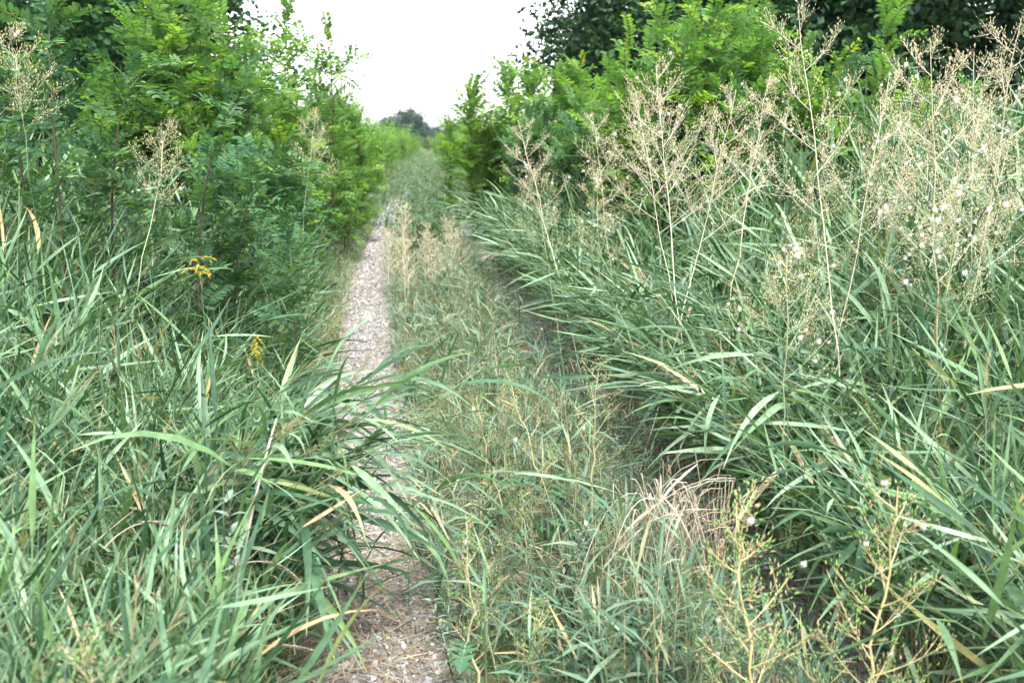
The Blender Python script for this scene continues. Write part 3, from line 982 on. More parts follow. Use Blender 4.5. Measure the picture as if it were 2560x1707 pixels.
SH = [(*shrub_proto('a', 3.0, 6, 0.52, LEAF_FINE, 'x', 10), {}), (*shrub_proto('b', 2.6, 6, 0.55, LEAF_FINE, 'x', 9), {}), (*shrub_proto('c', 2.3, 5, 0.42, LEAF_FINE, 'x', 8), {})]
SPIRE = [(*shrub_proto('s', 2.7, 1, 0.18, LEAF_FINE, 'x', 4, 0.30, 1.6, lo=0), {}), (*shrub_proto('s2', 2.4, 2, 0.28, LEAF_FINE, 'x', 3, 0.30, 1.4, lo=0), {})]
POINT = [(*shrub_proto('p', 2.4, 1, 0.10, LEAF_FINE, 'x', 0, 0.46, 2.6, lo=0), {}), (*shrub_proto('p2', 2.2, 1, 0.22, LEAF_FINE, 'x', 0, 0.46, 2.6, lo=0), {})]
SPH = [2.7, 2.4]
SHF = [(*shrub_proto('f', 2.4, 6, 0.9, LEAF_LOW, 'x', 9, 0.30, 0.8), {}), (*shrub_proto('g', 2.0, 6, 0.8, LEAF_LOW, 'x', 8, 0.30, 0.8), {})]


def at_ground(u, D):
    p = pix(u, 345, D)
    return np.array([p[0], D, float(ground_z(p[0], D))])


# near saplings on the left, every leaf a part
sapling((135, 330), (128, 62), 5.0, 34, 'upright feathery locust sapling at the left edge, its tip below the dark tree')
sapling((285, 400), (392, 190), 5.2, 32, 'locust sapling leaning right with dark stem, second from the left edge')
sapling((520, 430), (705, 232), 5.2, 33, 'long dark locust stem leaning far right in front of the bright shrubs')
sapling((610, 545), (765, 440), 5.6, 28, 'low locust sapling leaning right beside the gravel track')
sapling((40, 330), (-10, 215), 5.4, 30, 'locust sapling cut by the left edge of the picture')
for k in range(20):
    u, v = U(10, 800), 0
    D = U(5.0, 7.6)
    v = 400 + 0.16 * u + U(-60, 130)
    sapling((u + U(-40, 40), v + U(140, 220)), (u + U(-30, 60), v), D, int(U(20, 28)), 'short feathery locust shoot in the low tangle left of the track', 'locust', (0.21, 0.29), 'locust shoots in the left tangle', leaf_from=0.12, thick=0.006)

ORD = ['first', 'second', 'third', 'fourth', 'fifth', 'sixth', 'seventh', 'eighth', 'ninth', 'tenth', 'eleventh', 'twelfth']
# bright green shrubs behind them
def place(protos, k, u, D, top_v, Href, label, mat, group=None, name='locust_shrub', cat='shrub', rz=None):
    """stand a shrub under picture column u at depth D so that its top reaches picture row top_v"""
    loc = at_ground(u, D)
    zt = pix(u, top_v, D)[2] - loc[2]
    return shrub_thing(name, protos[k], loc, label, cat, group, U(0, 6.28) if rz is None else rz, zt / Href, mat)


HS = [3.0, 2.6, 2.3]
place(SH, 0, 420, 8.6, -25, 3.0, 'tall bright green locust shrub, the highest in front of the dark tree', 'locust_bright')
place(SH, 1, 530, 9.2, 85, 2.6, 'bright yellow green locust shrub just left of the sky gap', 'locust_bright')
place(SH, 2, 330, 8.4, 190, 2.3, 'bright locust shrub low in front of the dark tree', 'locust_bright')
place(SPIRE, 0, 735, 11.5, 25, 2.7, 'slender locust shoot standing against the white sky, left of the gap', 'locust_bright', name='locust_sapling', cat='sapling')
place(SPIRE, 0, 825, 12.5, 75, 2.7, 'second slender locust shoot against the white sky', 'locust_bright', name='locust_sapling', cat='sapling')
place(SH, 2, 690, 10.5, 215, 2.3, 'bushy green locust shrub under the slender shoots', 'locust_bright')
place(SH, 1, 800, 13.5, 215, 2.6, 'rounded green locust shrub left of the far track', 'locust_bright')
place(SH, 0, 865, 16.0, 235, 3.0, 'green locust shrub at the left foot of the sky gap', 'locust_bright')
place(SH, 1, 835, 17.2, 330, 2.6, 'locust shrub with a dark bare stem overhanging the left wheel track', 'locust_bright')
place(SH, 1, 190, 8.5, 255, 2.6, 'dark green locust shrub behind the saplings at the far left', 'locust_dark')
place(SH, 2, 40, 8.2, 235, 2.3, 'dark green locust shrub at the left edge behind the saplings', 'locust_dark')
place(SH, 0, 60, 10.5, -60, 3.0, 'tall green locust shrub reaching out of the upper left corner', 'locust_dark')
place(SH, 2, 560, 7.6, 400, 2.3, 'low green locust shrub above the reeds left of the track', 'locust')
place(SH, 2, 700, 9.0, 400, 2.3, 'low green locust shrub beside the left wheel track', 'locust')

for k, (y, du) in enumerate([(19, -1.0), (21.5, -0.9), (24, -0.8), (27, -0.7), (30, -0.6), (33.5, -0.6), (37, -0.55), (41, -0.55), (46, -0.3), (52, -0.1), (60, 0.0), (70, 0.2)]):
    loc = np.array([left_rut(y) + du - 0.3, y, 0.1])
    shrub_thing('locust_shrub', SHF[k % 2], loc, ORD[k] + ' locust shrub from the near end of the row left of the distant track', 'shrub', 'locust row left of the distant track', U(0, 6.28), U(0.85, 1.1) if y < 40 else U(0.7, 0.95), 'locust_bright')

for k, (u, D, tv) in enumerate([(600, 9.0, 165), (650, 10.0, 150), (480, 8.2, 300), (560, 8.6, 330), (640, 8.6, 370), (740, 10.5, 300), (790, 11.5, 330), (860, 14.5, 330), (250, 7.8, 330), (150, 7.6, 370), (900, 18, 300)]):
    place(SPIRE, k % 2, u, D, tv, SPH[k % 2], 'slender locust shoot crowding the bank behind the reeds left of the track', 'locust_bright' if k % 3 else 'locust', 'slender locust shoots on the left bank', name='locust_sapling', cat='sapling')
# right side: locust behind the reeds and dried weeds
place(SH, 0, 1740, 8.2, 5, 3.0, 'tall bright locust shrub in front of the dark oak crowns', 'locust_bright')
place(SH, 1, 1870, 8.8, 40, 2.6, 'bright locust shrub right of the tallest one', 'locust_bright')
place(SH, 1, 1610, 9.2, 130, 2.6, 'green locust shrub left of the tallest one on the right', 'locust_bright')
place(SPIRE, 1, 2190, 7.8, 65, 2.4, 'slender locust sapling among the dried lettuce stalks', 'locust_bright', name='locust_sapling', cat='sapling')
place(SH, 2, 2060, 8.4, 185, 2.3, 'green locust shrub behind the dried lettuce stalks', 'locust_bright')
place(SH, 1, 2230, 8.8, 215, 2.6, 'locust shrub behind the densest dried lettuce stalks', 'locust')
place(SH, 2, 2540, 7.6, 290, 2.3, 'locust shrub at the right edge of the picture', 'locust')
place(SH, 2, 1480, 11.5, 230, 2.3, 'green locust shrub under the left end of the oak crowns', 'locust_bright')
place(SH, 1, 1920, 8.0, 330, 2.6, 'dark green locust shrub low behind the reeds on the right', 'locust')
place(SH, 2, 1700, 8.0, 360, 2.3, 'low locust shrub behind the large dried lettuce', 'locust')
place(SH, 2, 2380, 8.2, 300, 2.3, 'low locust shrub behind the right hand lettuce stalks', 'locust')
for k, (u, D, tv, lb) in enumerate([
        (1182, 15.5, 245, 'tall pointed locust sapling right of the far track, clear against the sky'),
        (1125, 20, 330, 'shorter pointed locust sapling leaning over the right wheel track'),
        (1270, 15, 215, 'pointed locust sapling at the left foot of the oak crowns'),
        (1330, 14, 225, 'pointed locust sapling second from the left under the oak crowns'),
        (1395, 13.5, 222, 'pointed locust sapling third from the left under the oak crowns'),
        (1440, 13, 215, 'pointed locust sapling fourth from the left under the oak crowns')]):
    place(POINT, k % 2, u, D, tv, [2.4, 2.2][k % 2], lb, 'locust_bright', name='locust_sapling', cat='sapling')
place(SH, 2, 1230, 15.5, 300, 2.3, 'leafy locust shrub right of the far track', 'locust_bright')
place(SH, 1, 1330, 12.5, 300, 2.6, 'leafy locust shrub between the pointed saplings and the reeds', 'locust')
place(SH, 2, 1440, 10.5, 330, 2.3, 'low leafy locust shrub behind the dried weeds right of the track', 'locust')
for k, (y, du) in enumerate([(19, 1.3), (21.5, 1.0), (24, 0.85), (27, 0.8), (31, 0.7), (35, 0.65), (40, 0.5), (46, 0.3), (53, 0.1), (62, -0.1)]):
    loc = np.array([left_rut(y) + GAUGE + du, y, 0.1])
    shrub_thing('locust_shrub', SHF[k % 2], loc, ORD[k] + ' locust shrub from the near end of the row right of the distant track', 'shrub', 'locust row right of the distant track', U(0, 6.28), U(0.75, 1.0), 'locust_bright')

for k, (u, D, tv) in enumerate([(1370, 12, 290), (1490, 11, 270), (1540, 10.5, 200), (1580, 9.5, 270), (1680, 9.0, 120), (1800, 8.8, 90), (1830, 8.0, 210), (1960, 8.4, 200), (2010, 8.6, 260), (2120, 8.2, 190), (2300, 8.2, 240), (2440, 8.0, 250), (1260, 16, 330)]):
    place(SPIRE, k % 2, u, D, tv, SPH[k % 2], 'slender locust shoot crowding the bank behind the reeds right of the track', 'locust_bright' if k % 3 else 'locust', 'slender locust shoots on the right bank', name='locust_sapling', cat='sapling')
# a bare dark stem that bends out over the left wheel track
P = bez(at_ground(893, 16.9) - np.array([0, 0, 0.02]), pix(860, 500, 16.9), pix(842, 470, 16.9), 8)
gg = Geo(); tubes(gg, (P - P[0])[None], np.linspace(0.05, 0.03, 8)[None], 7)
o = thing('bare_stem', P[0], 'dark bare leaning stem at the edge of the left wheel track', 'stem')
link('bark', gg.mesh('bark', M['bark']), o)

# ------------------------------------------------------------------ trees
def leaf_diamond(L=1.0, W=0.6, fold=0.15):
    gg = Geo()
    gg.add([(0, 0, 0), (0.45 * L, W / 2, fold * W), (L, 0, 0), (0.45 * L, -W / 2, fold * W)], t=[(0, 1, 2), (0, 2, 3)])
    return gg


DIA = leaf_diamond()


def broad_tree(H, crown_r, crown_z, nclu, per, leaf, clu_r, trunk_r=0.22, squash=0.85, nbr=14):
    wood, crown = Geo(), Geo()
    top = np.array([0.1, 0.1, H * 0.9])
    P = bez(np.array([0, 0, -0.05]), np.array([rng.normal(0, 0.2), rng.normal(0, 0.2), H * 0.45]), top, 10)
    tubes(wood, P[None], np.linspace(trunk_r, trunk_r * 0.2, 10)[None], 9)
    cs = []
    for c in range(nclu):
        d = norm(rng.normal(size=3))
        r = rng.uniform(0.35, 1.0) ** 0.5 * (1 + 0.12 * math.sin(d[0] * 5 + 1) * math.sin(d[2] * 4 + d[1] * 3))
        cs.append(np.array([d[0] * crown_r * r, d[1] * crown_r * r, crown_z + d[2] * (H - crown_z) * squash * r * (1 if d[2] > 0 else crown_z / max(H - crown_z, .1) * 0.95)]))
    cs = np.array(cs)
    for b in range(nbr):
        c = cs[rng.integers(len(cs))]
        i = int(rng.uniform(2, 8))
        Q = bez(P[i], (P[i] + c) / 2 + np.array([0, 0, 0.25]), c, 7)
        tubes(wood, Q[None], np.linspace(trunk_r * 0.35, 0.015, 7)[None], 5)
    n = nclu * per
    off = norm(rng.normal(size=(n, 3))) * (rng.random((n, 1)) ** 0.45) * clu_r * rng.uniform(0.6, 1.25, nclu).repeat(per)[:, None] * np.array([1, 1, 0.7])
    pp = cs.repeat(per, 0) + off
    dd = norm(off + rng.normal(0, 0.25, (n, 3)) + np.array([0, 0, -0.08]))
    R = frame_xz(dd, rng.normal(0, 0.7, n))
    tint = np.clip(rng.random(nclu).repeat(per) * 0.6 + rng.random(n) * 0.38, 0, 0.98)
    scatter(crown, DIA, R, pp, leaf * rng.uniform(0.65, 1.25, n), tint)
    return wood, crown, {}


def tree_thing(proto, loc, label, rz, sc, mat, group=None, name='oak_tree'):
    return shrub_thing(name, proto, loc, label, 'tree', group, rz, sc, mat)


OAK = [broad_tree(8.0, 3.3, 3.2, 420, 110, 0.135, 0.56), broad_tree(7.5, 3.0, 3.0, 400, 110, 0.135, 0.54)]
for k, (u, D, sc, rz, lb) in enumerate([
        (1725, 21, 1.0, 0.3, 'dark dense oak at the right edge of the sky gap'),
        (1900, 18, 1.0, 2.2, 'dark dense oak behind the tall bright locust on the right'),
        (2250, 17, 1.0, 4.0, 'dark oak behind the dried lettuce stalks, second from the right edge'),
        (2580, 15, 1.0, 5.3, 'dark oak filling the upper right corner'),
        (1730, 25, 1.1, 1.3, 'dark oak standing further back between two nearer oaks'),
        (2100, 24, 1.1, 3.0, 'dark oak in the second row behind the dried lettuce stalks')]):
    tree_thing(OAK[k % 2], at_ground(u, D), lb, rz, sc, 'oak')


def locust_tree(H, r, nleaf, leaf):
    wood, crown = Geo(), Geo()
    P = bez(np.array([0, 0, -0.05]), np.array([0.15, 0.1, H * 0.5]), np.array([0.1, 0, H * 0.95]), 10)
    tubes(wood, P[None], np.linspace(0.12, 0.02, 10)[None], 8)
    pl, dl = [], []
    for b in range(80):
        f = rng.uniform(0.12, 0.98)
        i = int(f * 9)
        a = rng.uniform(0, 2 * PI)
        bl = r * rng.uniform(0.5, 1.1) * (1.15 - 0.6 * f)
        dd = norm(np.array([math.cos(a), math.sin(a), rng.uniform(0.1, 0.8)]))
        Q = bez(P[i], P[i] + dd * bl * 0.6, P[i] + dd * bl + np.array([0, 0, -bl * 0.08]), 7)
        tubes(wood, Q[None], np.linspace(0.035, 0.006, 7)[None], 4)
        m = nleaf // 80
        q = rng.uniform(0.25, 1, m) * 6
        j = np.minimum(q.astype(int), 5)
        w = (q - j)[:, None]
        pl.append(Q[j] * (1 - w) + Q[j + 1] * w + rng.normal(0, 0.16, (m, 3)))
        dl.append(norm(rng.normal(size=(m, 3)) + dd * 0.5))
    pp, dd = np.concatenate(pl), np.concatenate(dl)
    n = len(pp)
    R = frame_xz(dd, rng.normal(0, 0.4, n))
    wh = rng.integers(0, 3, n)
    for k in range(3):
        m_ = wh == k
        scatter(crown, LEAF_LOW[k], R[m_], pp[m_], leaf * rng.uniform(0.7, 1.2, m_.sum()), rng.random(m_.sum()) * 0.8 + 0.1)
    return wood, crown, {}


LT = locust_tree(7.5, 2.5, 5200, 0.41)
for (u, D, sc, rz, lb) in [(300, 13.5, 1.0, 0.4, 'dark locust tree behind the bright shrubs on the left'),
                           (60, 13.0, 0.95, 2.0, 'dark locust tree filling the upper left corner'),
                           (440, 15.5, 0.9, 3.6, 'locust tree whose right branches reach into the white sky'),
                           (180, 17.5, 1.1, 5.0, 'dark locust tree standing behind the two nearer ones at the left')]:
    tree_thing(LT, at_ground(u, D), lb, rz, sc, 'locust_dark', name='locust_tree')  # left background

FARP = broad_tree(9.0, 4.2, 4.0, 120, 60, 0.42, 0.9, 0.3)
for (u, D, sc, rz, lb, mt) in [
        (1022, 175, 0.80, 0.5, 'bluish distant tree at the end of the track, the tallest there', 'far_leaf'),
        (975, 180, 0.66, 1.5, 'bluish distant tree left of the tallest one at the end of the track', 'far_leaf'),
        (1085, 200, 0.48, 2.4, 'small bluish distant tree right of the tallest one', 'far_leaf'),
        (1050, 190, 0.58, 2.9, 'bluish distant tree tucked against the right of the tallest one', 'far_leaf'),
        (1135, 120, 0.42, 3.9, 'pale green distant bush right of the end of the track', 'far_bush'),
        (1068, 130, 0.22, 1.1, 'low pale bush closing the end of the track', 'far_bush'),
        (1100, 125, 0.26, 0.2, 'low pale bush just right of the end of the track', 'far_bush'),
        (1175, 110, 0.44, 4.9, 'pale green distant bush behind the pointed saplings', 'far_bush')]:
    tree_thing(FARP, at_ground(u, D), lb, rz, sc, mt, name='distant_tree')

# pale field grass at the end of the track
g = Geo()
n = 5000
yy = U(60, 110, n)
xx = left_rut(yy) + GAUGE / 2 + U(-8, 8, n)
az, el = U(0, 2 * PI, n), U(0.9, 1.5, n)
flat_blades(g, np.stack([xx, yy, np.zeros(n)], -1), dirs_from(az, el), U(0.4, 0.9, n), U(0.04, 0.09, n), U(0.1, 0.8, n), U(-1, 1, n), rng.random(n), 2)
tag(link('meadow_grass', g.mesh('meadow_grass', M['far_bush'])), 'pale yellow green meadow grass at the far end of the track', 'grass', kind='stuff')

# ------------------------------------------------------------------ wild lettuce
def octa(geo, p, d, L, W, tint):
    """many small spindles"""
    n = len(p)
    R = frame_xz(d, 0)
    loc = np.array([(0, 0, 0), (0.4, 0.5, 0), (0.4, -0.25, 0.43), (0.4, -0.25, -0.43), (1, 0, 0)])
    s = np.stack([L, W, W], -1)
    v = np.einsum('nij,nvj->nvi', R, loc[None] * s[:, None]) + p[:, None]
    f = np.array([(0, 1, 2), (0, 2, 3), (0, 3, 1), (4, 2, 1), (4, 3, 2), (4, 1, 3)])
    geo.add(v.reshape(-1, 3), t=(f[None] + (np.arange(n) * 5)[:, None, None]).reshape(-1, 3), tint=np.repeat(tint, 5))


def fluff_mesh():
    gg = Geo()
    n = 110
    d = norm(rng.normal(size=(n, 3)))
    flat_blades(gg, d * 0.0012, d, U(0.0050, 0.0072, n), np.full(n, 0.0019), U(-0.3, 0.3, n), U(-1.5, 1.5, n), rng.random(n), 1)
    ico = norm(rng.normal(size=(12, 3)))
    return gg.mesh('seed_head', M['fluff'])


FLUFF = fluff_mesh()


def lobed_leaf(L=1.0):
    """wild lettuce leaf: deep pointed lobes, pale midrib; unit long along +X"""
    gg = Geo()
    pts = [(0, .025)]
    for k, x in enumerate((0.16, 0.34, 0.52, 0.70)):
        w = (0.15, 0.21, 0.23, 0.18)[k] * rng.uniform(0.85, 1.15)
        pts += [(x - 0.05, 0.05), (x - 0.02, w * 0.7), (x - 0.055, w), (x + 0.05, w * 0.85), (x + 0.085, 0.06)]
    pts += [(0.84, 0.11), (0.93, 0.07), (1.0, 0.0)]
    pts = np.array(pts)
    z = lambda x, y: 0.18 * x - 0.42 * x * x + abs(y) * 0.25
    for sgn in (-1, 1):
        v = []
        for (x, y) in pts:
            v.append((x, 0, z(x, 0)))
            v.append((x, sgn * y, z(x, y) + rng.normal(0, 0.008)))
        m_ = len(pts)
        q = [(2 * i, 2 * i + 1, 2 * i + 3, 2 * i + 2) for i in range(m_ - 1)]
        gg.add(np.array(v) * L, q, along=0.4)
    return gg


LOBED = []
for _ in range(3):
    lf = lobed_leaf()
    rb = Geo()
    tubes(rb, np.array([(x, 0, 0.18 * x - 0.42 * x * x - 0.004) for x in np.linspace(-0.02, 0.97, 6)])[None], np.linspace(0.014, 0.004, 6)[None], 4)
    LOBED.append((lf.mesh('lettuce_leaf', M['lettuce_leaf']), rb.mesh('midrib', M['rib'])))


def lettuce(base, tip, label, green=False, nbr=13, pan=0.5, spread=0.42, nfluff=10, nleaf=6, group=None, r0=0.0038, bud=1.15, sub=15, leaf_len=(0.12, 0.2), leafz=(0.15, 0.5), bow=0.03, stem_mat=None):
    """tall stalk with an open branched head; parts: stem, panicle, buds, seed heads, leaves"""
    base, tip = np.asarray(base, float), np.asarray(tip, float)
    base[2] = float(ground_z(base[0], base[1]))
    o = thing('wild_lettuce', base, label, 'weed', group)
    Lv = tip - base
    H = np.linalg.norm(Lv)
    P = bez(np.zeros(3), Lv * 0.5 + np.array([rng.normal(0, bow), rng.normal(0, bow), 0]), Lv, 14)
    P[1:-1] += rng.normal(0, 0.005, (12, 3))
    st, pn, bd = Geo(), Geo(), Geo()
    tubes(st, P[None], np.linspace(r0, r0 * 0.3, 14)[None], 6)
    bp, bdir, ends, peds = [], [], [], []

    def twig(Q, n, f0=0.25):
        q = np.linspace(f0, 1, n) * (len(Q) - 1)
        i = np.minimum(q.astype(int), len(Q) - 2)
        w = (q - i)[:, None]
        p = Q[i] * (1 - w) + Q[i + 1] * w
        T = norm(Q[i + 1] - Q[i])
        d = norm(T + rng.normal(0, 0.55, (n, 3)) + np.array([0, 0, 0.25]))
        ped = U(0.004, 0.022, n)[:, None]
        e = p + d * ped
        peds.append(np.stack([p, e], 1))
        bp.append(e)
        bdir.append(norm(d + np.array([0, 0, 0.5])))
        ends.append(Q[-1])
    subs = []
    for b in range(nbr):
        f = 1 - pan + pan * (b / nbr) ** 0.9 * 0.97
        q = f * 13
        i = min(int(q), 12)
        p = P[i] * (1 - (q - i)) + P[i + 1] * (q - i)
        T = norm(P[i + 1] - P[i])
        a = b * 2.4 + rng.normal(0, 0.3)
        bl = spread * H * 0.48 * (1.12 - 0.85 * (f - (1 - pan)) / pan) * rng.uniform(0.75, 1.15)
        rad = np.array([math.cos(a), math.sin(a), 0])
        d = norm(T * 0.7 + rad * rng.uniform(0.8, 1.15))
        Q = bez(p, p + d * bl * 0.5, p + d * bl + np.array([0, 0, bl * 0.22]), 7)
        tubes(pn, Q[None], np.linspace(r0 * 0.36, r0 * 0.12, 7)[None], 4)
        twig(Q, max(3, int(bl / 0.035)), 0.4)
        for s in range(sub):
            g0 = rng.uniform(0.2, 0.95)
            j = min(int(g0 * 6), 5)
            sd_ = norm(norm(Q[j + 1] - Q[j]) + rng.normal(0, 0.7, 3) + np.array([0, 0, 0.1]))
            sl = bl * rng.uniform(0.2, 0.55) * (1.15 - 0.6 * g0)
            S = bez(Q[j], Q[j] + sd_ * sl * 0.5, Q[j] + sd_ * sl + np.array([0, 0, sl * 0.15]), 4)
            subs.append(S)
            twig(S, max(4, int(sl / 0.010)), 0.2)
    twig(P[10:], 12, 0.2)
    tubes(pn, np.array(subs), np.broadcast_to(np.linspace(r0 * 0.18, r0 * 0.10, 4).clip(0.0005), (len(subs), 4)), 3)
    pe = np.concatenate(peds)
    pl = pe[:, 1] - pe[:, 0]
    flat_blades(pn, pe[:, 0], pl, np.linalg.norm(pl, axis=1), np.full(len(pe), 0.0012), np.zeros(len(pe)), U(-1, 1, len(pe)), np.full(len(pe), 0.5), 1)
    p, d = np.concatenate(bp), np.concatenate(bdir)
    n = len(p)
    octa(bd, p, d, U(0.008, 0.014, n) * bud, U(0.0026, 0.0042, n) * bud, rng.random(n))
    sm = M[stem_mat] if stem_mat else (M['lettuce_stem_green'] if green else M['lettuce_stem'])
    link('stem', st.mesh('stem', sm), o)
    link('panicle', pn.mesh('panicle', sm), o)
    tag(link('buds', bd.mesh('buds', M['bud_green' if green else 'bud_dry']), o), kind='stuff')
    pick = rng.choice(n, min(int(nfluff * 1.1), n), replace=False)
    for i in pick:
        f_ = link('seed_head', FLUFF, o, p[i] + d[i] * 0.012)
        s = rng.uniform(0.7, 1.6)
        f_.scale = (s, s, s)
    for k in range(nleaf):
        f = leafz[0] + (leafz[1] - leafz[0]) * (k + 0.5) / nleaf
        i = int(f * 13)
        a = k * 2.4 + rng.uniform(0, 0.6) + 2.0
        dd = np.array([math.cos(a), math.sin(a), rng.uniform(0.1, 0.7)])
        R = frame_xz(dd[None], rng.normal(0, 0.5))[0]
        me, rib = random.choice(LOBED)
        lf = link('leaf', me, o)
        lf.matrix_local = Matrix.Translation(Vector(P[i])) @ Matrix(R.tolist()).to_4x4() @ Matrix.Scale(rng.uniform(*leaf_len), 4)
        link('midrib', rib, lf)
    return o


def lettuce_px(mid, tip, D, label, **kw):
    pm, pt = pix(*mid, D), pix(*tip, D + U(-0.1, 0.15))
    k = pm[2] / max(pt[2] - pm[2], 0.1)
    base = pm - (pt - pm) * k
    base[0] = pm[0] + (base[0] - pm[0]) * 0.5
    return lettuce(base, pt, label, **kw)


# right, tall and dried, against the oaks
lettuce_px((2070, 430), (1995, 15), 3.9, 'tallest dried wild lettuce left of the group on the right, open bare branches', spread=0.40, nbr=11, nfluff=16, pan=0.42)
lettuce_px((2372, 470), (2325, 95), 3.7, 'dense tan wild lettuce with a pale straight stem near the right edge', spread=0.42, nbr=16, nfluff=22, pan=0.45)
lettuce_px((2490, 420), (2556, 40), 3.8, 'dried wild lettuce leaning out of the right edge, many white seed heads', spread=0.40, nbr=16, nfluff=26, pan=0.46)
lettuce_px((2160, 380), (2225, 180), 4.2, 'thin dried wild lettuce leaning right between the two tallest', spread=0.32, nbr=9, nfluff=12, pan=0.35)
lettuce_px((2255, 440), (2290, 210), 4.0, 'dried wild lettuce in the middle of the right hand group', spread=0.36, nbr=12, nfluff=16, pan=0.4, stem_mat='lettuce_stem_low')
lettuce_px((2440, 440), (2435, 130), 4.4, 'dried wild lettuce behind the dense tan one at the right', spread=0.36, nbr=13, nfluff=16, pan=0.42)
lettuce_px((1685, 440), (1640, 165), 4.8, 'broad golden wild lettuce standing on the bank right of the track, its highest stalk', spread=0.42, nbr=17, nfluff=12, pan=0.38, sub=9)
lettuce_px((1655, 440), (1590, 230), 4.9, 'golden wild lettuce leaning left beside the broad golden one', spread=0.40, nbr=13, nfluff=10, pan=0.36)
lettuce_px((1750, 450), (1840, 225), 4.8, 'golden wild lettuce leaning right beside the broad golden one', spread=0.40, nbr=13, nfluff=10, pan=0.38)
lettuce_px((1890, 330), (1925, 190), 5.2, 'narrow tan wild lettuce head between the golden and the tallest ones', spread=0.22, nbr=12, nfluff=8, pan=0.3)
lettuce_px((1510, 430), (1480, 280), 6.5, 'small pale wild lettuce left of the broad golden one', spread=0.28, nbr=10, nfluff=8, pan=0.32)
lettuce_px((1330, 380), (1295, 300), 7.2, 'pale wild lettuce with one bare forked stalk beside the pointed saplings', spread=0.30, nbr=9, nfluff=8, pan=0.35)
lettuce_px((1360, 520), (1335, 420), 6.6, 'low feathery wild lettuce at the inner edge of the right verge', spread=0.34, nbr=13, nfluff=12, pan=0.4, stem_mat='lettuce_stem_low')
lettuce_px((1500, 520), (1490, 430), 6.0, 'low feathery wild lettuce with white seed heads in the right verge', spread=0.34, nbr=13, nfluff=16, pan=0.4, stem_mat='lettuce_stem_low')
lettuce_px((2410, 680), (2395, 480), 3.1, 'wild lettuce with a cluster of white seed heads low at the right', spread=0.34, nbr=14, nfluff=22, pan=0.30, r0=0.0038, bud=0.9, stem_mat='lettuce_stem_low')
lettuce_px((1975, 790), (1965, 640), 3.0, 'small bushy wild lettuce sunk in the reeds on the right', spread=0.34, nbr=14, nfluff=16, pan=0.30, r0=0.0038, bud=0.9, stem_mat='lettuce_stem_low')
lettuce_px((2060, 560), (2035, 440), 4.2, 'reddish dried wild lettuce low in the right verge', spread=0.26, nbr=10, nfluff=6, pan=0.32, stem_mat='lettuce_stem_low')

# bottom right: two close ones with green buds
lettuce(at_ground(2025, 2.25), pix(1840, 1250, 2.2), 'green budded wild lettuce close at the lower right, the left of the pair', green=True, nbr=17, pan=0.80, spread=0.58, nfluff=7, nleaf=2, r0=0.0056, bud=1.6, sub=7, stem_mat='lettuce_stem_gold')
lettuce(at_ground(2240, 2.2), pix(2245, 1215, 2.2), 'green budded wild lettuce close at the lower right, the right of the pair', green=True, nbr=18, pan=0.80, spread=0.58, nfluff=7, nleaf=2, r0=0.0056, bud=1.6, sub=7, stem_mat='lettuce_stem_gold')
# middle strip
lettuce(at_ground(1195, 2.6), pix(1165, 1290, 2.6), 'golden stemmed wild lettuce at the near end of the middle strip', green=True, nbr=12, pan=0.7, spread=0.30, nfluff=1, nleaf=2, r0=0.0054, sub=5, bud=1.3)
lettuce(at_ground(1330, 2.55), pix(1335, 1500, 2.5), 'short golden wild lettuce at the bottom of the middle strip', green=True, nbr=11, pan=0.7, spread=0.5, nfluff=0, nleaf=1, r0=0.0046, sub=5, bud=1.3)
lettuce(at_ground(1420, 3.6), pix(1265, 930, 3.7), 'white stemmed wild lettuce leaning left on the middle strip', green=True, nbr=11, pan=0.5, spread=0.3, nfluff=2, nleaf=4, r0=0.0042, sub=5)
lettuce(at_ground(1505, 3.5), pix(1500, 905, 3.6), 'upright wild lettuce with fine branches at the right of the middle strip', green=True, nbr=11, pan=0.5, spread=0.42, nfluff=1, nleaf=4, r0=0.0042, sub=5)
lettuce(at_ground(1290, 3.7), pix(1190, 990, 3.8), 'thin wild lettuce left of the white stemmed one on the middle strip', green=True, nbr=9, pan=0.5, spread=0.3, nfluff=1, nleaf=3, r0=0.0036, sub=4)
TW, MD = [], []
for k in range(20):
    y_ = U(2.9, 4.9)
    x_ = left_rut(y_) + GAUGE / 2 + U(-0.32, 0.42)
    b_ = np.array([x_, y_, 0.0])
    b_[2] = float(ground_z(x_, y_))
    if k >= 4:
        copy_tree(TW[k % 4], b_, U(0, 6.28), U(0.75, 1.2))
        continue
    TW.append(lettuce(b_, b_ + np.array([U(-0.16, 0.06), U(-0.08, 0.08), U(0.30, 0.52)]), 'slender twiggy wild lettuce in the fine tangle near the front of the middle strip', green=True, nbr=9, pan=0.7, spread=0.5, nfluff=0, nleaf=1, r0=0.0032, sub=5, bud=0.9, leaf_len=(0.06, 0.1), group='twiggy lettuce near the front of the middle strip'))
MH = {}
mids = [(u_ + U(-18, 18), 0, v_ + U(-25, 25), D_ + U(-0.5, 0.6)) for _ in (0, 1) for (u_, _v, v_, D_) in [(960, 610, 560, 11.0), (1000, 620, 500, 11.4), (1055, 630, 560, 11.0), (1110, 620, 560, 11.8), (1150, 650, 565, 12.0), (1010, 700, 600, 9.6), (1080, 700, 610, 9.8), (1130, 690, 600, 10.4)]]
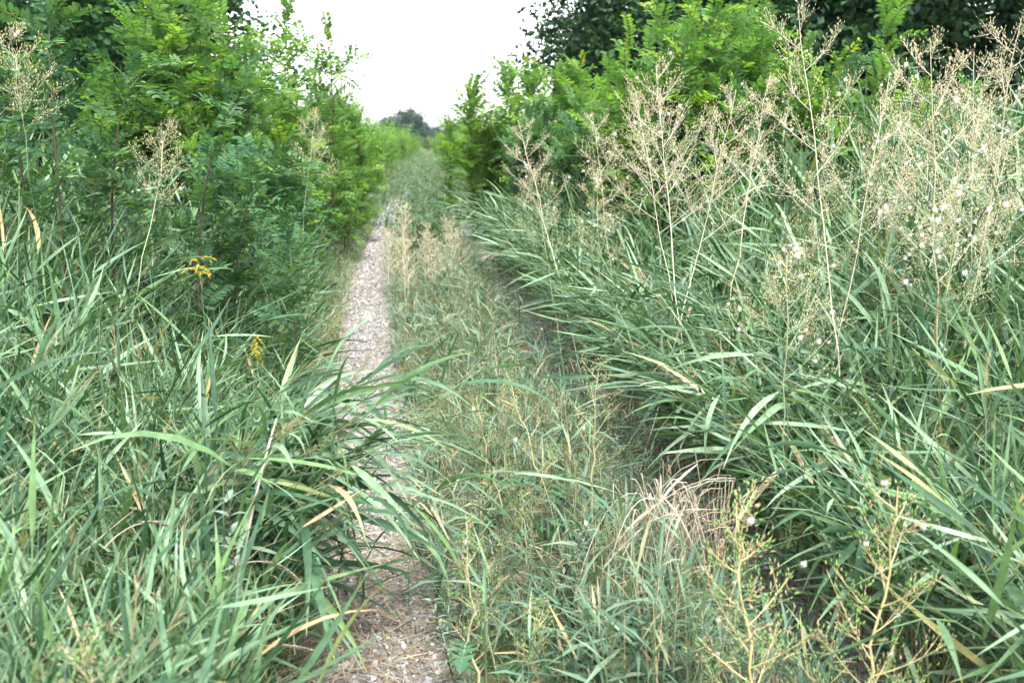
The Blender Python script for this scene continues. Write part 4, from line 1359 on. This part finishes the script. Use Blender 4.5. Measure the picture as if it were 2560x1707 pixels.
for k, (u, vm, vt, D) in enumerate(mids):
    if k >= 3:
        copy_tree(MD[k % 3], at_ground(u, D), U(0, 6.28), (pix(u, vt, D)[2] - 0.03) / MH[k % 3])
        continue
    MH[k] = pix(u, vt, D)[2] - 0.03
    MD.append(lettuce(at_ground(u, D), pix(u + U(-25, 25), vt, D), 'tan dried wild lettuce in the patch halfway along the middle strip', nbr=13, pan=0.75, spread=0.55, nfluff=6, nleaf=0, r0=0.006, sub=6, bud=1.7, group='dried lettuce halfway along the middle strip'))
# left
lettuce_px((22, 200), (25, 70), 4.6, 'dried wild lettuce head at the left edge of the picture', spread=0.22, nbr=12, nfluff=4, pan=0.22, stem_mat='lettuce_stem_low')
lettuce_px((395, 440), (425, 300), 5.0, 'reddish stemmed dried wild lettuce amid the locust saplings on the left', spread=0.22, nbr=12, nfluff=6, pan=0.26, stem_mat='lettuce_stem_low')
lettuce_px((770, 400), (790, 285), 7.5, 'pale dried wild lettuce in front of the green shrubs left of the track', spread=0.28, nbr=12, nfluff=6, pan=0.3, stem_mat='lettuce_stem_low')
lettuce(at_ground(215, 1.75), pix(200, 1605, 1.55), 'blurred wild lettuce head poking in at the lower left corner', green=True, nbr=12, pan=0.35, spread=0.34, nfluff=0, nleaf=0, r0=0.004, sub=7, bud=1.0)

# ------------------------------------------------------------------ single small plants and stalks
def goldenrod(base, tip, label, s=1.0):
    base = np.asarray(base, float)
    o = thing('goldenrod', base, label, 'flower')
    P = bez(np.zeros(3), (tip - base) * 0.5 + np.array([0.01, 0, 0]), tip - base, 10)
    gg = Geo(); tubes(gg, P[None], np.linspace(0.003, 0.0012, 10)[None], 4)
    link('stem', gg.mesh('stem', M['reed_stem']), o)
    for k in range(7):
        p = P[3 + k % 6]
        a = k * 2.4
        gg = Geo()
        V, ts = blades(np.zeros((1, 3)), np.array([[math.cos(a), math.sin(a), 0.6]]), 0.10, 0.018, 0.7, 0.0, 0.0, 5)
        add_blades(gg, V, ts, 0.4)
        link('leaf', gg.mesh('leaf', M['weed_green']), o, p)
    for b in range(7):
        a = b * 2.4
        d = np.array([math.cos(a), math.sin(a), 1.1])
        L = U(0.045, 0.085) * s
        Q = bez(np.zeros(3), norm(d) * L * 0.7, norm(d) * L + np.array([math.cos(a) * 0.025, math.sin(a) * 0.025, -0.06]), 7)
        fl = Geo()
        n = 60
        q = U(0.15, 1, n) * 6
        i = np.minimum(q.astype(int), 5)
        w = (q - i)[:, None]
        p = Q[i] * (1 - w) + Q[i + 1] * w
        octa(fl, p + rng.normal(0, 0.002, (n, 3)), norm(rng.normal(size=(n, 3)) + np.array([0, 0, 0.8])), U(0.004, 0.008, n), U(0.002, 0.0045, n), rng.random(n))
        link('flower_spray', fl.mesh('flower_spray', M['gold']), o, P[-1] - np.array([0, 0, 0.012 * b]))
    return o


goldenrod(at_ground(490, 4.3), pix(497, 655, 4.3), 'yellow goldenrod flower rising from the reeds on the left')
goldenrod(at_ground(655, 4.1), pix(640, 845, 4.1), 'small pale yellow goldenrod half hidden in the reeds near the left wheel track', 0.3)


def spike_stalk(p0, p1, p2, label, dry=True, spike=0.45):
    """arched grass stalk with a flat spike of overlapping spikelets"""
    P = bez(p0, p1, p2, 22)
    o = thing('grass_stalk', P[0], label, 'grass stalk', 'arching dry grass stalks')
    gg = Geo(); tubes(gg, (P - P[0])[None], np.linspace(0.0018, 0.0009, 22)[None], 4)
    link('stem', gg.mesh('stem', M['dry_reed']), o)
    n = 30
    f = np.linspace(1 - spike, 1, n) * 21
    i = np.minimum(f.astype(int), 20)
    w = (f - i)[:, None]
    p = P[i] * (1 - w) + P[i + 1] * w - P[0]
    T = norm(P[i + 1] - P[i])
    sd_ = norm(np.cross(T, np.array([0, 1.0, 0.3]))) * np.where(np.arange(n) % 2, 1, -1)[:, None]
    sp = Geo()
    octa(sp, p, norm(T + sd_ * 0.35), U(0.014, 0.019, n), U(0.004, 0.006, n), rng.random(n))
    link('spike', sp.mesh('spike', M['dry_reed']), o)
    return o


spike_stalk(pix(-30, 1720, 1.9), pix(150, 1480, 1.95), pix(375, 1605, 2.0), 'dry tan grass spike arching over the reeds at the lower left corner')
spike_stalk(pix(420, 1707, 2.1), pix(640, 1580, 2.15), pix(778, 1625, 2.2), 'dry tan grass spike bowing right at the bottom, left of the gravel')
spike_stalk(pix(500, 1460, 2.4), pix(660, 1350, 2.45), pix(745, 1450, 2.5), 'dry tan grass spike hooked over beside the arching reeds')
spike_stalk(pix(260, 1370, 2.3), pix(340, 1280, 2.35), pix(420, 1315, 2.4), 'short dry grass spike in the middle of the lower left reeds')

# straw coloured straight cane leaning left of the track
o = thing('dry_cane', pix(620, 1330, 2.7), 'straight straw coloured cane leaning beside the left wheel track', 'cane')
gg = Geo(); q0 = pix(620, 1330, 2.7); P = bez(q0, pix(650, 1180, 2.75), pix(692, 1045, 2.8), 6)
P = np.concatenate([[np.array([q0[0] - 0.12, 2.6, float(ground_z(q0[0] - 0.12, 2.6))])], P])
tubes(gg, (P - q0)[None], np.linspace(0.005, 0.003, 7)[None], 6)
link('stem', gg.mesh('stem', M['dry_reed']), o)

# collapsed clump of dry reed stalks beside the right wheel track
apex = pix(1725, 1245, 3.0)
o = thing('dry_reed_clump', (apex[0], apex[1], float(ground_z(apex[0], apex[1]))), 'collapsed clump of straw coloured dry reed stalks beside the right wheel track', 'dry reeds')
o0 = np.array(o.location)
for k in range(80):
    foot = np.array([apex[0] + 0.12 + rng.normal(0, 0.06), apex[1] + 0.2 + rng.normal(0, 0.06), 0.02])
    ap = apex + rng.normal(0, 1, 3) * np.array([0.09, 0.07, 0.05])
    end = pix(U(1490, 1800) - 60 * (k % 4 == 0), U(1380, 1570), U(2.75, 3.15))
    end[2] = max(end[2], 0.03)
    Q = np.concatenate([bez(foot, foot * 0.5 + ap * 0.5, ap, 4)[:-1], bez(ap, ap + np.array([(end[0] - ap[0]) * 0.55, 0, 0.03]), end, 7)])
    gg = Geo()
    if k % 5:
        tubes(gg, (Q - o0)[None], np.linspace(0.0019, 0.0009, len(Q))[None], 4, tint=0.0)
        link('stem', gg.mesh('stem', M['dry_reed']), o)
    else:
        V, ts = blades(ap[None], norm(end - ap)[None] + np.array([[0, 0, 0.25]]), U(0.2, 0.36), U(0.007, 0.012), 0.8, rng.normal(0, 0.6), rng.normal(0, 1), 6)
        add_blades(gg, V - o0, ts, 0.0)
        link('leaf', gg.mesh('leaf', M['dry_reed']), o)

# silvery weeds with opposite leaves
def silver_weed(base, tip, label, n=12, L=0.05):
    base = np.asarray(base, float)
    o = thing('silvery_weed', base, label, 'weed')
    P = bez(np.zeros(3), (tip - base) * 0.5, tip - base, 10)
    gg = Geo(); tubes(gg, P[None], np.linspace(0.003, 0.0012, 10)[None], 4)
    link('stem', gg.mesh('stem', M['purple_stem']), o)
    for k in range(n):
        f = (0.3 + 0.7 * k / n) * 9
        i = min(int(f), 8)
        p = P[i] * (1 - (f - i)) + P[i + 1] * (f - i)
        for sgn in (0, PI):
            a = k * PI / 2 + sgn + U(-0.2, 0.2)
            gg = Geo()
            V, ts = blades(np.zeros((1, 3)), np.array([[math.cos(a), math.sin(a), 0.8]]), L * U(0.7, 1.2), L * 0.36, 0.9, 0, 0, 4)
            add_blades(gg, V, ts, 0.0)
            link('leaf', gg.mesh('leaf', M['silver']), o, p)


silver_weed(at_ground(545, 2.45), pix(565, 1205, 2.4), 'silvery weed with paired leaves standing in the lower left reeds')
silver_weed(at_ground(1340, 3.0), pix(1475, 1300, 3.0), 'silvery leaved weed leaning right on the middle strip', 14, 0.045)
silver_weed(at_ground(1130, 2.7), pix(1075, 1480, 2.7), 'low purple stemmed weed beside the left wheel track', 9, 0.035)

# ------------------------------------------------------------------ haze
hz = Geo()
x0, x1, y0, y1, z0, z1 = -480, 480, -3.5, 850, -1.0, 14.0
hz.add([(x, y, z) for x in (x0, x1) for y in (y0, y1) for z in (z0, z1)], [(0, 1, 3, 2), (4, 6, 7, 5), (0, 4, 5, 1), (2, 3, 7, 6), (0, 2, 6, 4), (1, 5, 7, 3)])
m, nt, out = new_mat('haze')
pv = nt.nodes.new('ShaderNodeVolumePrincipled')
pv.inputs['Color'].default_value = (0.66, 0.83, 1.0, 1)
pv.inputs['Density'].default_value = 0.00014
pv.inputs['Anisotropy'].default_value = 0.2
nt.links.new(pv.outputs[0], out.inputs['Volume'])
tag(link('haze', hz.mesh('haze', m, smooth=False)), 'thin pale summer haze over the far end of the track', 'haze', kind='stuff')
print('TRIS', sum(sum(len(p.vertices) - 2 for p in me.polygons) for me in bpy.data.meshes))
